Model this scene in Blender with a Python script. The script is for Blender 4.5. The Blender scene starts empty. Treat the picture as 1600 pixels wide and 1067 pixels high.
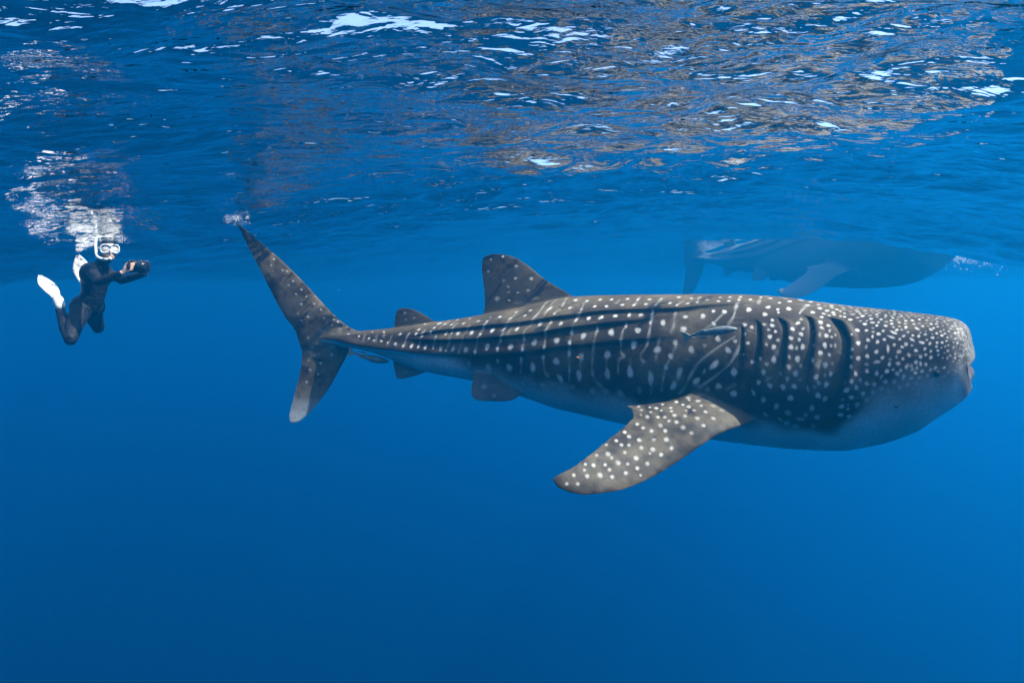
import bpy, bmesh, math, random
import numpy as np
from mathutils import Vector, Matrix

scene = bpy.context.scene
COL = scene.collection

# ------------------------------------------------------------------ camera
# lens 22.5 mm on a 36 mm frame, level, frame dropped so the horizon lies above the middle
FPX, HOR = 1000.0, 450.0            # focal length and horizon row, in pixels of the 1600 px photograph
cam_d = bpy.data.cameras.new('camera')
cam_d.sensor_width = 36.0
cam_d.lens = 36.0 * FPX / 1600.0
cam_d.shift_y = -(533.5 - HOR) / 1600.0
cam_d.clip_start = 0.05
cam_d.clip_end = 1000.0
cam = bpy.data.objects.new('camera', cam_d)
COL.objects.link(cam)
cam.rotation_euler = (math.radians(90), 0, 0)
scene.camera = cam

# ------------------------------------------------------------------ sky and sun
SUN_EL, SUN_AZ = 55.0, 107.0        # elevation; azimuth from the viewing direction towards the right
world = bpy.data.worlds.new('World')
scene.world = world
world.use_nodes = True
wn = world.node_tree
wn.nodes.clear()
sky = wn.nodes.new('ShaderNodeTexSky')
sky.sky_type = 'NISHITA'
sky.sun_disc = False
sky.dust_density = 3.0
sky.air_density = 1.0
sky.sun_elevation = math.radians(SUN_EL)
sky.sun_rotation = math.radians(SUN_AZ)
bg = wn.nodes.new('ShaderNodeBackground')
bg.inputs['Strength'].default_value = 0.15
wo = wn.nodes.new('ShaderNodeOutputWorld')
wn.links.new(sky.outputs['Color'], bg.inputs['Color'])
wn.links.new(bg.outputs['Background'], wo.inputs['Surface'])

sun_d = bpy.data.lights.new('sun', 'SUN')
sun_d.energy = 5.0
sun_d.angle = math.radians(0.5)
sun_d.color = (1.0, 0.93, 0.82)
sun = bpy.data.objects.new('sun', sun_d)
COL.objects.link(sun)
_e, _a = math.radians(SUN_EL), math.radians(SUN_AZ)
_dir = Vector((math.sin(_a) * math.cos(_e), math.cos(_a) * math.cos(_e), math.sin(_e)))
sun.rotation_euler = (-_dir).to_track_quat('-Z', 'Y').to_euler()
sun.location = _dir * 50

vs = scene.view_settings
scene.display_settings.display_device = 'sRGB'
vs.view_transform = 'Standard'
vs.look = 'None'
vs.gamma = 1.0
vs.use_curve_mapping = False
vs.exposure = EXPOSURE = 1.62

cy = scene.cycles
cy.use_denoising = True
cy.use_adaptive_sampling = True
cy.adaptive_threshold = 0.02
cy.max_bounces = 10
cy.volume_bounces = 1
cy.diffuse_bounces = 2
cy.glossy_bounces = 3
cy.transparent_max_bounces = 16
cy.caustics_reflective = False
cy.caustics_refractive = False
cy.sample_clamp_indirect = 6.0
# ------------------------------------------------------------------ small numeric helpers
def P(px, py, y):
    """a point of the place at depth y (metres) in front of the camera"""
    return np.array([(px - 800.0) / FPX * y, y, (HOR - py) / FPX * y])

def pchip(xs, ys, x):
    xs = np.asarray(xs, float); ys = np.asarray(ys, float); x = np.asarray(x, float)
    h = np.diff(xs); d = np.diff(ys) / h
    m = np.zeros_like(ys)
    m[0], m[-1] = d[0], d[-1]
    for i in range(1, len(xs) - 1):
        if d[i - 1] * d[i] > 0:
            w1 = 2 * h[i] + h[i - 1]; w2 = h[i] + 2 * h[i - 1]
            m[i] = (w1 + w2) / (w1 / d[i - 1] + w2 / d[i])
    k = np.clip(np.searchsorted(xs, x) - 1, 0, len(xs) - 2)
    t = (x - xs[k]) / h[k]
    t2, t3 = t * t, t * t * t
    return ((2 * t3 - 3 * t2 + 1) * ys[k] + (t3 - 2 * t2 + t) * h[k] * m[k]
            + (-2 * t3 + 3 * t2) * ys[k + 1] + (t3 - t2) * h[k] * m[k + 1])

def smooth(a, b, x):
    t = np.clip((x - a) / (b - a), 0, 1)
    return t * t * (3 - 2 * t)

# ------------------------------------------------------------------ the whale shark's body plan
# station numbers run from the tail (505) to the snout (1518)
TOP = [(505,523),(540,520),(560,517.5),(600,514),(640,509),(680,503),(720,497),(760,490),(820,478),(860,468.5),(890,463),
       (940,460.5),(1000,459.5),(1100,459),(1160,460),(1220,464),(1280,472),(1340,480),(1400,487),(1450,494),(1480,499.5),
       (1498,505),(1509,513),(1515,523),(1518,537)]
BOT = [(505,534),(540,541),(580,550),(612,561),(640,571),(666,580),(740,594),(800,612),(840,625),(872,636),(920,647),
       (979,660),(1050,673),(1117,684),(1180,692),(1240,698),(1311,701.5),(1367,694),(1432,673),(1462,653),(1499,629),
       (1512,617),(1518,606)]
WID = [(505,.06),(540,.085),(580,.105),(612,.125),(666,.18),(740,.26),(800,.32),(872,.385),(979,.46),(1117,.52),(1240,.555),
       (1311,.565),(1400,.55),(1460,.525),(1500,.49),(1518,.455)]
DEP = [(360,6.0),(440,6.11),(520,6.14),(650,5.98),(800,5.75),(1000,5.35),(1200,4.92),(1400,4.47),(1525,4.235)]
NEX = [(505,2.0),(700,2.1),(900,2.2),(1200,2.25),(1400,2.5),(1518,3.0)]

def col(t): return [a for a, b in t], [b for a, b in t]

def depth(x): return pchip(*col(DEP), x)

def frame(x):
    """centre line point in plan and the two horizontal axes: along the body and towards the viewer"""
    e = 0.5
    y = depth(x); X = (x - 800) / FPX * y
    y1 = depth(x + e); X1 = (x + e - 800) / FPX * y1
    y0 = depth(x - e); X0 = (x - e - 800) / FPX * y0
    tx, ty = X1 - X0, y1 - y0
    n = np.hypot(tx, ty)
    tx, ty = tx / n, ty / n
    return X, y, tx, ty, ty, -tx       # along (tx,ty), lateral (ty,-tx) points to the viewer

def body_raw(x, th, side):
    """surface of the smooth body. th: 0 back .. pi belly, side +1 viewer's side"""
    X, Y, tx, ty, lx, ly = frame(x)
    zt = (HOR - pchip(*col(TOP), x)) / FPX * Y
    zb = (HOR - pchip(*col(BOT), x)) / FPX * Y
    w = pchip(*col(WID), x)
    n = pchip(*col(NEX), x)
    zc = (zt + zb) / 2; h = (zt - zb) / 2
    c, s = np.cos(th), np.sin(th)
    nn = np.where(c > 0, n, 2.0 + (n - 2.0) * 0.3)
    lat = side * w * np.abs(s) ** (2 / nn)
    z = zc + h * np.sign(c) * np.abs(c) ** (2 / nn)
    # the animal rolls a little: its near flank faces up
    ro = np.radians(4 + 9 * smooth(620, 900, x))
    dz = z - zc
    lat, z = lat * np.cos(ro) - dz * np.sin(ro), zc + dz * np.cos(ro) + lat * np.sin(ro) * .8
    # the head is a broad arc in plan: its sides lie further back than its middle
    bow = 0.045 * smooth(1455, 1518, x)
    back = -bow * (lat / np.maximum(w, 1e-6)) ** 2
    # the lower jaw's sides
    px = X + tx * back + lx * lat
    py = Y + ty * back + ly * lat
    return np.stack([px, py, z], -1)

def proj(p):
    return 800 + FPX * p[..., 0] / p[..., 1], HOR - FPX * p[..., 2] / p[..., 1]
# pattern read off the animal: station, angle round the body (milliradians), half axes in mm, tilt in degrees, strength in percent
SPOTS = "5840,1288,9,13,25,100 5860,610,8,8,0,100 6050,698,9,9,0,100 6050,1419,12,10,0,100 5930,1431,8,7,0,100 6160,1474,9,8,0,100 6290,1506,13,15,10,100 6330,940,11,14,40,100 6550,1530,14,17,5,100 6420,1549,6,13,5,100 6660,1543,7,13,5,100 6780,1549,15,19,5,100 6910,1568,7,13,5,100 7030,1599,16,21,5,100 7120,1648,7,13,5,100 7230,1605,16,23,5,100 7440,1630,18,23,5,100 7330,1698,7,13,0,100 7590,1673,12,21,0,100 7780,1549,21,27,5,100 6590,1002,12,17,30,100 6610,735,10,16,40,100 6700,1139,10,10,30,100 6660,262,13,14,0,100 6840,1021,11,17,30,100 6870,797,11,16,40,100 6910,461,11,28,40,100 6940,1195,10,10,40,100 7090,1114,12,18,20,100 7140,753,10,15,40,100 7180,1108,6,12,25,100 7180,368,11,11,40,100 7290,1157,14,21,20,100 7340,791,11,18,40,100 7390,461,9,10,40,100 7510,1170,16,23,20,100 7570,778,13,13,40,100 7660,1251,12,12,40,100 7690,1064,9,14,30,100 7840,1176,16,23,20,100 7720,865,9,10,40,100 7740,654,8,9,40,100 7030,238,8,9,0,100 7020,610,5,18,35,100 5670,1120,9,11,20,100 5480,660,9,9,0,100 6580,1941,13,13,0,40 6810,1916,15,18,0,50 7050,1972,16,20,0,50 7230,1990,13,16,0,40 7470,2046,19,27,0,60 7780,2090,31,36,0,75 7950,1860,16,16,0,50 7780,1555,21,25,3,100 7840,1176,16,20,20,100 7900,729,14,15,40,100 7950,1586,14,20,5,100 7980,1425,9,17,15,100 8020,1189,9,23,25,100 8090,890,10,17,40,100 8160,1549,25,24,0,100 8130,617,10,11,40,100 8240,1207,16,20,25,100 8370,1419,8,17,15,100 8360,1593,13,20,10,100 8320,872,13,14,35,100 8370,685,15,16,35,100 8540,1487,21,28,5,100 8600,1151,15,23,15,100 8770,1151,10,17,25,100 8690,772,13,31,30,100 8710,1549,11,18,5,100 8900,1462,22,26,0,100 8940,1182,17,18,25,100 8810,977,9,15,35,100 8740,219,14,16,35,100 9020,828,15,16,30,100 9050,536,16,18,50,100 9170,1120,12,20,20,100 9120,1325,16,21,10,100 9110,1487,15,20,0,100 9310,1375,20,26,10,100 9240,598,14,15,0,100 9220,903,10,11,25,100 9360,1083,15,21,30,100 9410,822,14,16,30,100 9510,1263,12,23,8,100 9540,1070,11,21,25,100 9440,561,15,16,0,100 9600,840,12,13,40,100 9620,561,14,16,0,100 7940,1860,14,19,0,50 7790,2090,26,34,0,80 8130,1990,25,34,0,85 8330,1785,14,20,0,60 8320,2040,11,17,0,40 8520,1916,21,44,0,100 8690,1717,14,20,0,80 8750,2021,15,24,-20,50 8900,1767,25,29,0,100 8960,2046,21,34,-25,90 9100,1630,15,23,0,100 9110,1903,13,17,0,60 9290,1661,21,34,0,100 9260,1953,23,39,0,100 9690,1593,23,28,0,100 9700,1866,22,36,-10,100 8020,2326,19,19,0,40 8200,2276,14,14,0,30 8340,2338,23,23,0,50 8520,2276,16,21,0,40 8660,2239,22,23,-30,60 8830,2171,17,17,0,30 9460,2189,24,26,-20,60 9150,2177,17,17,0,30 9620,561,13,15,0,100 9860,536,14,16,0,100 10030,586,12,13,30,100 10210,567,14,16,0,100 10390,548,12,13,0,100 10650,474,15,18,0,100 10860,542,12,14,0,100 11120,623,13,15,0,100 11300,685,11,13,30,100 11300,499,11,13,0,100 11450,480,12,14,0,100 11460,660,12,14,0,100 11610,604,10,11,0,100 11610,436,10,12,0,100 11780,567,12,13,0,100 9590,822,12,13,40,100 9830,785,15,17,30,100 10010,809,12,13,30,100 10190,766,14,15,30,100 10350,785,9,24,30,100 10560,735,14,16,20,100 10680,809,7,15,0,100 10840,760,13,12,0,100 10980,735,9,11,0,100 9560,1058,14,16,0,100 9760,1027,16,18,30,100 9970,1008,12,21,15,100 10150,996,16,18,30,100 10320,959,11,21,10,100 10500,1114,18,26,0,100 10830,1002,16,19,0,100 11100,983,18,21,0,100 11250,884,13,14,0,100 11420,890,17,19,0,100 11790,828,19,22,0,100 9940,1182,11,21,5,100 10130,1251,21,24,0,100 9730,1300,23,28,0,100 10310,1114,9,22,5,100 10830,1201,20,22,30,100 11280,1108,19,13,55,100 9690,1593,24,30,0,100 10080,1450,22,30,0,100 10450,1493,22,29,25,100 10720,1400,18,21,0,100 10660,1555,18,21,20,100 10970,1468,25,20,60,100 11170,1412,14,13,0,40 11360,1313,26,17,60,100 11630,1338,15,13,50,60 11530,1450,22,18,60,100 9700,1866,22,39,-10,100 10040,1798,22,44,0,100 10360,1854,19,56,0,100 10590,1692,14,20,0,100 10800,1748,20,42,20,100 10710,1916,20,34,25,100 11060,1829,17,35,40,100 11330,1611,19,38,42,100 11180,1698,11,21,30,40 11640,1673,21,23,0,100 11400,1866,24,19,0,100 11630,1941,22,17,0,100 11230,1916,12,14,0,60 9670,2146,26,27,0,40 9890,2146,31,30,0,60 10180,2046,21,29,0,30 11460,474,10,11,0,100 11610,443,11,13,0,100 11780,573,11,12,0,100 11920,412,10,11,0,100 12070,430,14,16,0,100 12200,200,15,18,0,100 12240,586,11,12,0,100 12390,486,15,17,0,100 12500,206,15,17,0,100 12680,548,14,17,0,100 12700,362,15,17,0,100 12870,213,15,17,0,100 12880,604,16,19,0,100 13040,455,14,16,0,100 13140,579,15,17,0,100 13290,306,14,16,0,100 13000,660,14,16,0,100 13100,698,14,15,0,100 12790,747,16,15,0,100 12410,729,17,19,0,100 12240,778,11,13,0,100 12080,741,16,18,0,100 11790,828,19,22,0,100 12050,903,16,18,35,100 12260,840,9,11,0,100 12960,753,14,11,0,100 12940,834,14,10,0,100 13120,753,14,11,0,100 13200,629,12,14,0,100 13280,785,12,14,0,100 13270,685,10,11,0,100 13220,778,10,11,0,100 13050,785,10,9,0,100 11750,1108,17,17,0,100 11870,1133,14,14,0,60 11770,1244,12,11,0,60 11830,1356,12,12,0,100 11910,1555,14,12,0,100 11770,1487,8,8,0,50 11630,1680,21,24,0,100 11630,1941,25,19,0,100 12180,996,12,11,0,100 12190,1083,15,14,0,100 12060,1089,12,11,0,60 12140,1157,10,9,0,60 12250,1170,11,10,0,100 12170,1251,15,14,0,100 12300,1282,12,13,0,50 12120,1356,10,10,0,60 12240,1375,15,17,0,100 12250,1512,17,21,0,100 12030,1518,12,12,0,60 12140,1561,13,14,0,70 12090,1648,16,17,0,100 12010,1773,16,15,0,100 12200,1798,17,18,0,100 12170,1717,16,10,30,40 12520,1120,13,15,0,100 12590,1002,17,12,-60,100 12660,1170,14,16,0,100 12510,1251,14,14,0,100 12640,1251,11,12,0,100 12520,1363,14,18,0,100 12610,1363,10,15,0,60 12700,1338,14,19,0,100 12500,1474,11,14,0,70 12630,1487,16,21,0,100 12500,1568,14,18,0,90 12690,1549,10,14,0,50 12610,1630,16,21,0,100 12480,1698,14,16,0,70 12410,1798,18,17,0,100 12590,1779,16,18,0,100 12530,1928,18,19,0,100 12680,1692,9,12,0,40 12370,1648,9,16,0,70 12800,1791,12,19,0,50 12680,1083,14,10,-60,60 12630,921,12,10,0,60 12940,959,15,15,0,100 13060,990,12,13,0,100 13090,1077,9,13,0,70 12970,1052,13,11,0,70 13050,1164,12,17,0,100 13040,1300,12,20,0,100 13130,1300,8,16,0,60 12980,1400,12,16,0,100 13110,1412,13,15,0,100 12870,1487,13,14,0,100 13060,1524,13,20,0,100 12960,1530,9,25,10,40 12930,1648,16,18,0,100 13060,1617,9,15,0,50 13140,1599,13,21,0,100 13080,1723,14,19,0,100 12970,1711,12,16,0,60 12960,1866,17,18,0,100 13060,1903,12,21,30,80 12860,2034,16,19,0,100 13130,1176,6,13,0,60 13190,1294,7,21,0,50 13160,1506,10,15,0,40 12870,1313,8,10,0,60 12850,1114,8,12,0,50 12910,1760,13,11,0,40 12950,1170,9,18,0,40 13180,1139,10,14,0,35 12090,1984,18,18,0,80 11930,1903,12,22,-30,70 12300,2053,23,16,-60,80 12480,2127,24,19,0,70 12110,2183,12,18,-40,60 12350,2239,10,22,-30,60 12670,2208,25,15,0,70 12450,2289,19,21,0,70 12590,2326,22,18,0,60 12930,2164,19,20,0,70 12760,2140,19,13,-60,50 12860,2314,17,13,0,50 13370,847,17,15,0,100 13420,1145,11,11,0,70 13480,1052,11,13,0,100 13440,1350,12,14,0,70 13430,1443,10,15,0,100 13430,1537,11,17,0,100 13440,1686,12,18,0,100 13500,1599,13,18,0,100 13370,1791,19,17,0,100 13440,1885,16,18,0,100 13300,1997,20,20,0,100 13280,2121,20,19,0,100 13400,2158,19,18,0,100 13390,2040,12,14,0,70 13510,1760,13,20,0,100 13390,1984,9,10,0,40 13340,1692,7,17,0,40 13320,1903,13,11,0,40 13510,2009,11,16,0,60 13540,729,16,18,0,100 13370,840,16,13,0,100 13670,797,14,17,-60,100 13590,927,16,17,0,100 13500,1058,14,16,0,100 13620,1052,13,12,0,100 13880,952,13,14,-50,100 13780,878,9,11,0,100 13760,952,12,11,-50,100 13790,1114,16,15,-50,100 13650,1213,14,16,0,100 13710,1157,8,15,0,100 13520,1263,14,21,0,100 13780,1244,14,16,0,100 13960,1170,9,30,-60,100 13990,1089,8,31,-60,100 14030,1039,15,11,-60,100 14150,977,9,19,0,100 14150,803,11,13,0,100 14090,648,11,13,0,100 14060,859,9,11,0,100 13960,903,13,11,-60,100 13950,822,11,12,-60,100 13810,803,12,12,-60,100 13740,654,12,13,0,100 13870,660,12,13,0,100 13990,604,11,12,0,100 13970,741,10,12,0,100 13920,1344,8,35,-5,100 14000,1294,13,12,-50,100 13870,1207,14,11,0,100 14070,1207,8,12,0,100 14120,1157,13,10,-50,100 14150,1294,14,16,-40,100 14230,1226,7,23,-50,100 14240,1151,9,10,-50,100 14100,1331,13,13,-50,100 14060,1394,15,17,0,100 14190,1450,12,18,-10,100 14280,1400,11,17,-40,100 14360,1288,8,24,-60,100 14320,1170,12,14,0,100 14300,1008,8,24,-50,100 14410,1145,13,10,-50,100 14380,946,11,13,-40,100 14240,785,13,15,-50,100 14340,741,11,13,0,100 14470,1325,12,13,0,100 14400,1394,15,10,-60,100 14480,1518,14,12,0,100 14410,1474,11,9,0,100 14340,1487,12,13,-20,100 14280,1537,13,16,0,100 14340,1555,7,16,0,100 14410,1568,13,13,0,100 14480,1443,7,7,0,100 14510,1226,8,15,-40,100 14570,1331,10,11,0,100 14560,1394,10,10,0,100 14580,1456,9,9,0,100 14650,1201,12,11,0,100 14650,1344,10,10,0,100 14570,1145,8,9,0,100 14500,890,11,13,0,100 14490,1046,9,18,-30,100 14530,1014,9,10,0,100 13770,1381,15,17,0,100 13650,1431,15,19,0,100 13630,1313,11,16,0,60 13850,1456,14,14,0,100 13530,1456,14,19,0,100 13780,1499,26,12,0,80 13940,1530,13,16,0,100 13950,1481,13,11,0,50 14050,1530,16,17,0,100 14030,1456,9,13,0,60 14110,1487,12,12,0,100 14160,1561,14,20,20,100 13910,1586,16,16,-40,100 13650,1574,15,16,0,100 13780,1605,15,18,0,80 13640,1518,18,11,0,50 14040,1624,16,16,0,100 14080,1593,11,12,0,100 13990,1574,11,9,0,100 14220,1561,8,8,0,100 14270,1642,13,14,0,100 14230,1593,8,8,0,100 14360,1636,12,14,0,100 14290,1586,8,9,0,100 14470,1648,11,11,0,100 14540,1642,12,11,0,100 14120,1673,13,20,20,90 13840,1648,11,22,20,50 13500,1599,13,19,0,80 13440,1680,14,20,0,80 13560,1673,14,16,0,70 13650,1723,17,17,0,80 13750,1736,16,20,0,60 13890,1711,18,18,0,60 14000,1723,16,20,0,40 14220,1704,14,13,0,80 14320,1717,12,12,0,70 14430,1717,11,13,0,80 14500,1804,14,11,0,60 13510,1767,13,19,0,100 13600,1847,16,20,0,80 13380,1779,19,15,0,80 13440,1891,15,17,0,90 13650,1928,16,16,0,50 13730,1841,14,18,0,50 13520,1990,18,20,0,70 13840,1798,18,18,0,40 14070,1810,11,12,0,60 14170,1785,12,13,0,50 14280,1798,12,13,0,50 14370,1841,9,11,0,40 13980,1866,7,7,0,50 13650,2034,15,14,0,35 13920,1829,13,13,0,30 14680,1829,10,8,0,50 14760,1785,10,8,0,60 14680,1680,11,9,0,100"
STRIPES = "3:35:5940,1133;5960,921 4:40:6430,1524;6440,1238;6470,915 4:40:6660,1524;6680,1238;6720,847 3:40:6900,1518;6940,1226 3:40:7130,1655;7180,1139;7230,691 3:30:6970,934;7010,555 3:30:7370,1406;7400,1189;7460,952 4:45:7590,1729;7610,1425;7660,1232;7740,809 3:30:6070,934;6070,1114 2:25:5760,1617;5760,896 2:25:5960,1499;5960,797 3:30:6170,1555;6200,1033 2:25:7160,716;7170,381 3:30:7330,1692;7350,1506 5:50:8710,1549;8710,1325;8730,1263;8770,1102 4:50:8360,1593;8360,1437;8460,1133;8550,729;8580,200 4:40:8650,971;8720,213 4:45:8810,977;8880,685;8880,219 4:40:8010,1220;8110,872;8150,592 4:40:7950,1586;7980,1412;8030,1251 7:50:9510,1263;9490,1425;9470,1537;9460,1773;9480,1916;9620,2084 6:50:8690,1717;8710,1941;8770,2065 5:45:9110,1487;9100,1630;9110,1903;9100,2077 4:35:9280,1704;9280,1885 4:35:9120,1325;9110,1487 5:40:8330,1767;8330,2034 4:35:9120,1313;9160,1120;9220,890;9210,679 3:30:8110,1288;8140,1151 6:25:9680,1642;9680,1816 6:50:9940,1182;9890,1419;9890,1512;9940,1593;9860,1711;9860,1829 5:55:10320,959;10310,1232;10290,1431;10190,1574;10250,1648 4:45:10670,927;10670,1120;10640,1251 7:40:10470,1363;10430,1605 6:50:10730,1456;10660,1555;10590,1692;10520,1997 6:60:11590,710;11580,927;11510,1095 5:55:11420,909;11270,1102;11170,1182 6:60:11620,1282;11250,1499;11060,1624;10900,1891;10800,2015 6:60:11700,1400;11620,1537;11430,1686;11100,1903 3:50:10980,480;10980,729 4:55:10750,648;10680,822 4:55:10380,598;10350,828 4:50:10040,461;10010,816 3:40:9740,592;9720,716 3:40:11600,424;11610,698 7:30:10380,1810;10360,2071 6:30:10040,1711;10040,1617 6:30:10870,1568;10930,1574 7:35:11650,1829;11520,1903 4:60:12660,610;12590,816 3:40:11920,362;11920,673 4:30:12920,1537;12980,1493 3:30:12130,1742;12220,1698 3:25:12300,1425;12280,1456"
RIDGE1 = [(659, 1.052), (700, 0.977), (757, 1.002), (783, 1.014), (829, 1.058), (905, 1.027), (953, 0.94), (1067, 0.865), (1109, 0.791), (1179, 0.654), (1200, 0.579)]
RIDGE2 = [(649, 1.22), (702, 1.319), (760, 1.356), (775, 1.344), (852, 1.325), (908, 1.251), (976, 1.139), (1010, 1.083), (1062, 0.959)]
RIDGE3 = [(524, 1.704), (551, 1.823), (575, 1.891), (644, 1.76), (703, 1.742), (750, 1.76), (797, 1.698), (870, 1.58), (930, 1.493), (995, 1.394), (1090, 1.276)]
BELLY = [(524, 1.767), (551, 1.91), (575, 1.953), (644, 1.791), (703, 1.816), (754, 2.102), (816, 2.245), (869, 2.22), (920, 2.251), (979, 2.239), (1037, 2.276), (1115, 2.326), (1194, 2.307), (1245, 2.388), (1304, 2.419), (1338, 2.245), (1361, 1.997), (1402, 1.847), (1435, 1.791), (1474, 1.841), (1503, 1.791)]
GILLS = [[(0.828, 1307), (0.921, 1321), (1.077, 1331), (1.232, 1337), (1.437, 1338), (1.599, 1336), (1.81, 1329), (1.978, 1318), (2.164, 1302), (2.282, 1288)], [(0.834, 1264), (0.878, 1276), (1.021, 1282), (1.201, 1285), (1.369, 1284), (1.543, 1282), (1.692, 1279), (1.847, 1277), (1.978, 1278)], [(0.94, 1226), (1.046, 1239), (1.232, 1242), (1.4, 1241), (1.537, 1240), (1.673, 1236), (1.829, 1234)], [(1.014, 1190), (1.046, 1195), (1.164, 1199), (1.338, 1201), (1.443, 1200), (1.561, 1196), (1.717, 1193)], [(1.077, 1170), (1.182, 1173), (1.3, 1174), (1.425, 1174), (1.568, 1174), (1.736, 1173)]]
EYE = (1456, 1.729)
# ------------------------------------------------------------------ mesh and material helpers
def mesh_obj(name, verts, faces, mat=None, parent=None, colors=None, smooth_shade=True):
    me = bpy.data.meshes.new(name)
    verts = np.asarray(verts, np.float32)
    if isinstance(faces, np.ndarray):
        nf, k = faces.shape
        me.vertices.add(len(verts)); me.vertices.foreach_set('co', verts.ravel())
        me.loops.add(nf * k); me.loops.foreach_set('vertex_index', faces.ravel().astype(np.int32))
        me.polygons.add(nf)
        me.polygons.foreach_set('loop_start', np.arange(0, nf * k, k, dtype=np.int32))
        me.update(calc_edges=True)
    else:
        me.from_pydata([tuple(map(float, v)) for v in verts], [], faces)
        me.update()
    if smooth_shade:
        me.polygons.foreach_set('use_smooth', np.ones(len(me.polygons), bool))
    if colors is not None:
        ca = me.color_attributes.new('pattern', 'FLOAT_COLOR', 'POINT')
        c4 = np.ones((len(verts), 4), np.float32); c4[:, :3] = colors
        ca.data.foreach_set('color', c4.ravel())
    if mat is not None:
        me.materials.append(mat)
    o = bpy.data.objects.new(name, me)
    COL.objects.link(o)
    if parent is not None:
        o.parent = parent
    return o

def grid_faces(n, m, wrap=False, flip=False):
    i = np.arange(n - 1)[:, None]; j = np.arange(m if wrap else m - 1)[None, :]
    j2 = (j + 1) % m
    a = i * m + j; b = i * m + j2; c = (i + 1) * m + j2; d = (i + 1) * m + j
    f = np.stack([a, b, c, d], -1).reshape(-1, 4)
    return f[:, ::-1].copy() if flip else f

def tag(o, label=None, cat=None, group=None, kind=None):
    if label: o['label'] = label
    if cat: o['category'] = cat
    if group: o['group'] = group
    if kind: o['kind'] = kind
    return o

def empty(name, loc=(0, 0, 0)):
    o = bpy.data.objects.new(name, None)
    o.empty_display_size = 0.1
    o.location = loc
    COL.objects.link(o)
    return o

def new_mat(name):
    m = bpy.data.materials.new(name)
    m.use_nodes = True
    m.node_tree.nodes.clear()
    return m, m.node_tree.nodes, m.node_tree.links

def simple_mat(name, colr, rough=0.5, spec=0.2, vary=0.15, scale=20.0, bump=0.0, bscale=80.0):
    m, N, L = new_mat(name)
    out = N.new('ShaderNodeOutputMaterial'); b = N.new('ShaderNodeBsdfPrincipled')
    L.new(b.outputs[0], out.inputs['Surface'])
    tc = N.new('ShaderNodeTexCoord'); nz = N.new('ShaderNodeTexNoise')
    nz.inputs['Scale'].default_value = scale; nz.inputs['Detail'].default_value = 4
    L.new(tc.outputs['Object'], nz.inputs['Vector'])
    mr = N.new('ShaderNodeMapRange')
    mr.inputs['To Min'].default_value = 1 - vary; mr.inputs['To Max'].default_value = 1 + vary
    mr.inputs['From Min'].default_value = 0.3; mr.inputs['From Max'].default_value = 0.7
    L.new(nz.outputs['Fac'], mr.inputs['Value'])
    mx = N.new('ShaderNodeVectorMath'); mx.operation = 'SCALE'
    mx.inputs[0].default_value = colr
    L.new(mr.outputs[0], mx.inputs['Scale'])
    L.new(mx.outputs[0], b.inputs['Base Color'])
    b.inputs['Roughness'].default_value = rough
    b.inputs['Specular IOR Level'].default_value = spec
    if bump:
        n2 = N.new('ShaderNodeTexNoise'); n2.inputs['Scale'].default_value = bscale
        L.new(tc.outputs['Object'], n2.inputs['Vector'])
        bp = N.new('ShaderNodeBump'); bp.inputs['Strength'].default_value = bump; bp.inputs['Distance'].default_value = 0.01
        L.new(n2.outputs['Fac'], bp.inputs['Height']); L.new(bp.outputs[0], b.inputs['Normal'])
    return m

# ------------------------------------------------------------------ the sea surface, seen from below
def swell(x, y):
    z = 0.45 + 0.45 * np.cos(0.28 * (np.clip(x, -11, 11) - 0.5))
    z = z - 0.07 * np.exp(-((y - 8.5) / 2.2) ** 2) + 0.30 * smooth(9.5, 15, y) + 1.95 * np.exp(-((x - 10.1) / 5.7) ** 2 - ((y - 23.0) / 4.8) ** 2) + 0.42 * np.exp(-((x - 10.2) / 3.0) ** 2 - ((y - 17.0) / 4.0) ** 2) + 0.52 * np.exp(-((x - 5.6) / 3.6) ** 2 - ((y - 14.0) / 3.6) ** 2) + 0.26 * np.exp(-((x - 3.8) / 3.4) ** 2 - ((y - 9.0) / 3.2) ** 2) - 0.13 * np.exp(-((x + 2.6) / 1.2) ** 2 - ((y - 6.1) / 1.1) ** 2)
    for cx, cy_, lx_, ly_, am in ((1.95, 2.75, .75, .16, .048), (-1.35, 1.85, .40, .15, .034)):      # steep wavelets close to the camera
        u_ = (y - cy_ + .10 * (x - cx)) / ly_
        z = z - am * np.tanh(u_) * np.exp(-(u_ / 4.0) ** 2) * np.exp(-((x - cx) / lx_) ** 2)
    far = smooth(28, 50, np.hypot(x, y))
    return z * (1 - far) + 0.75 * far

def wave_set(seed=11):
    r = np.random.RandomState(seed)
    waves = []
    for lam, n, slope, spread in ((3.1, 5, .050, .9), (1.3, 8, .085, 1.0), (.62, 12, .105, 1.1), (.30, 16, .105, 1.3), (.15, 20, .070, 1.5), (.085, 16, .040, 1.6)):
        for _ in range(n):
            l = lam * r.uniform(.72, 1.35)
            a = math.radians(72) + r.normal(0, spread * .62)
            k = 2 * math.pi / l
            waves.append((k * math.cos(a), k * math.sin(a), slope / math.sqrt(n / 2) / k * r.uniform(.6, 1.3), r.uniform(0, 6.28), l))
    return waves

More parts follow.
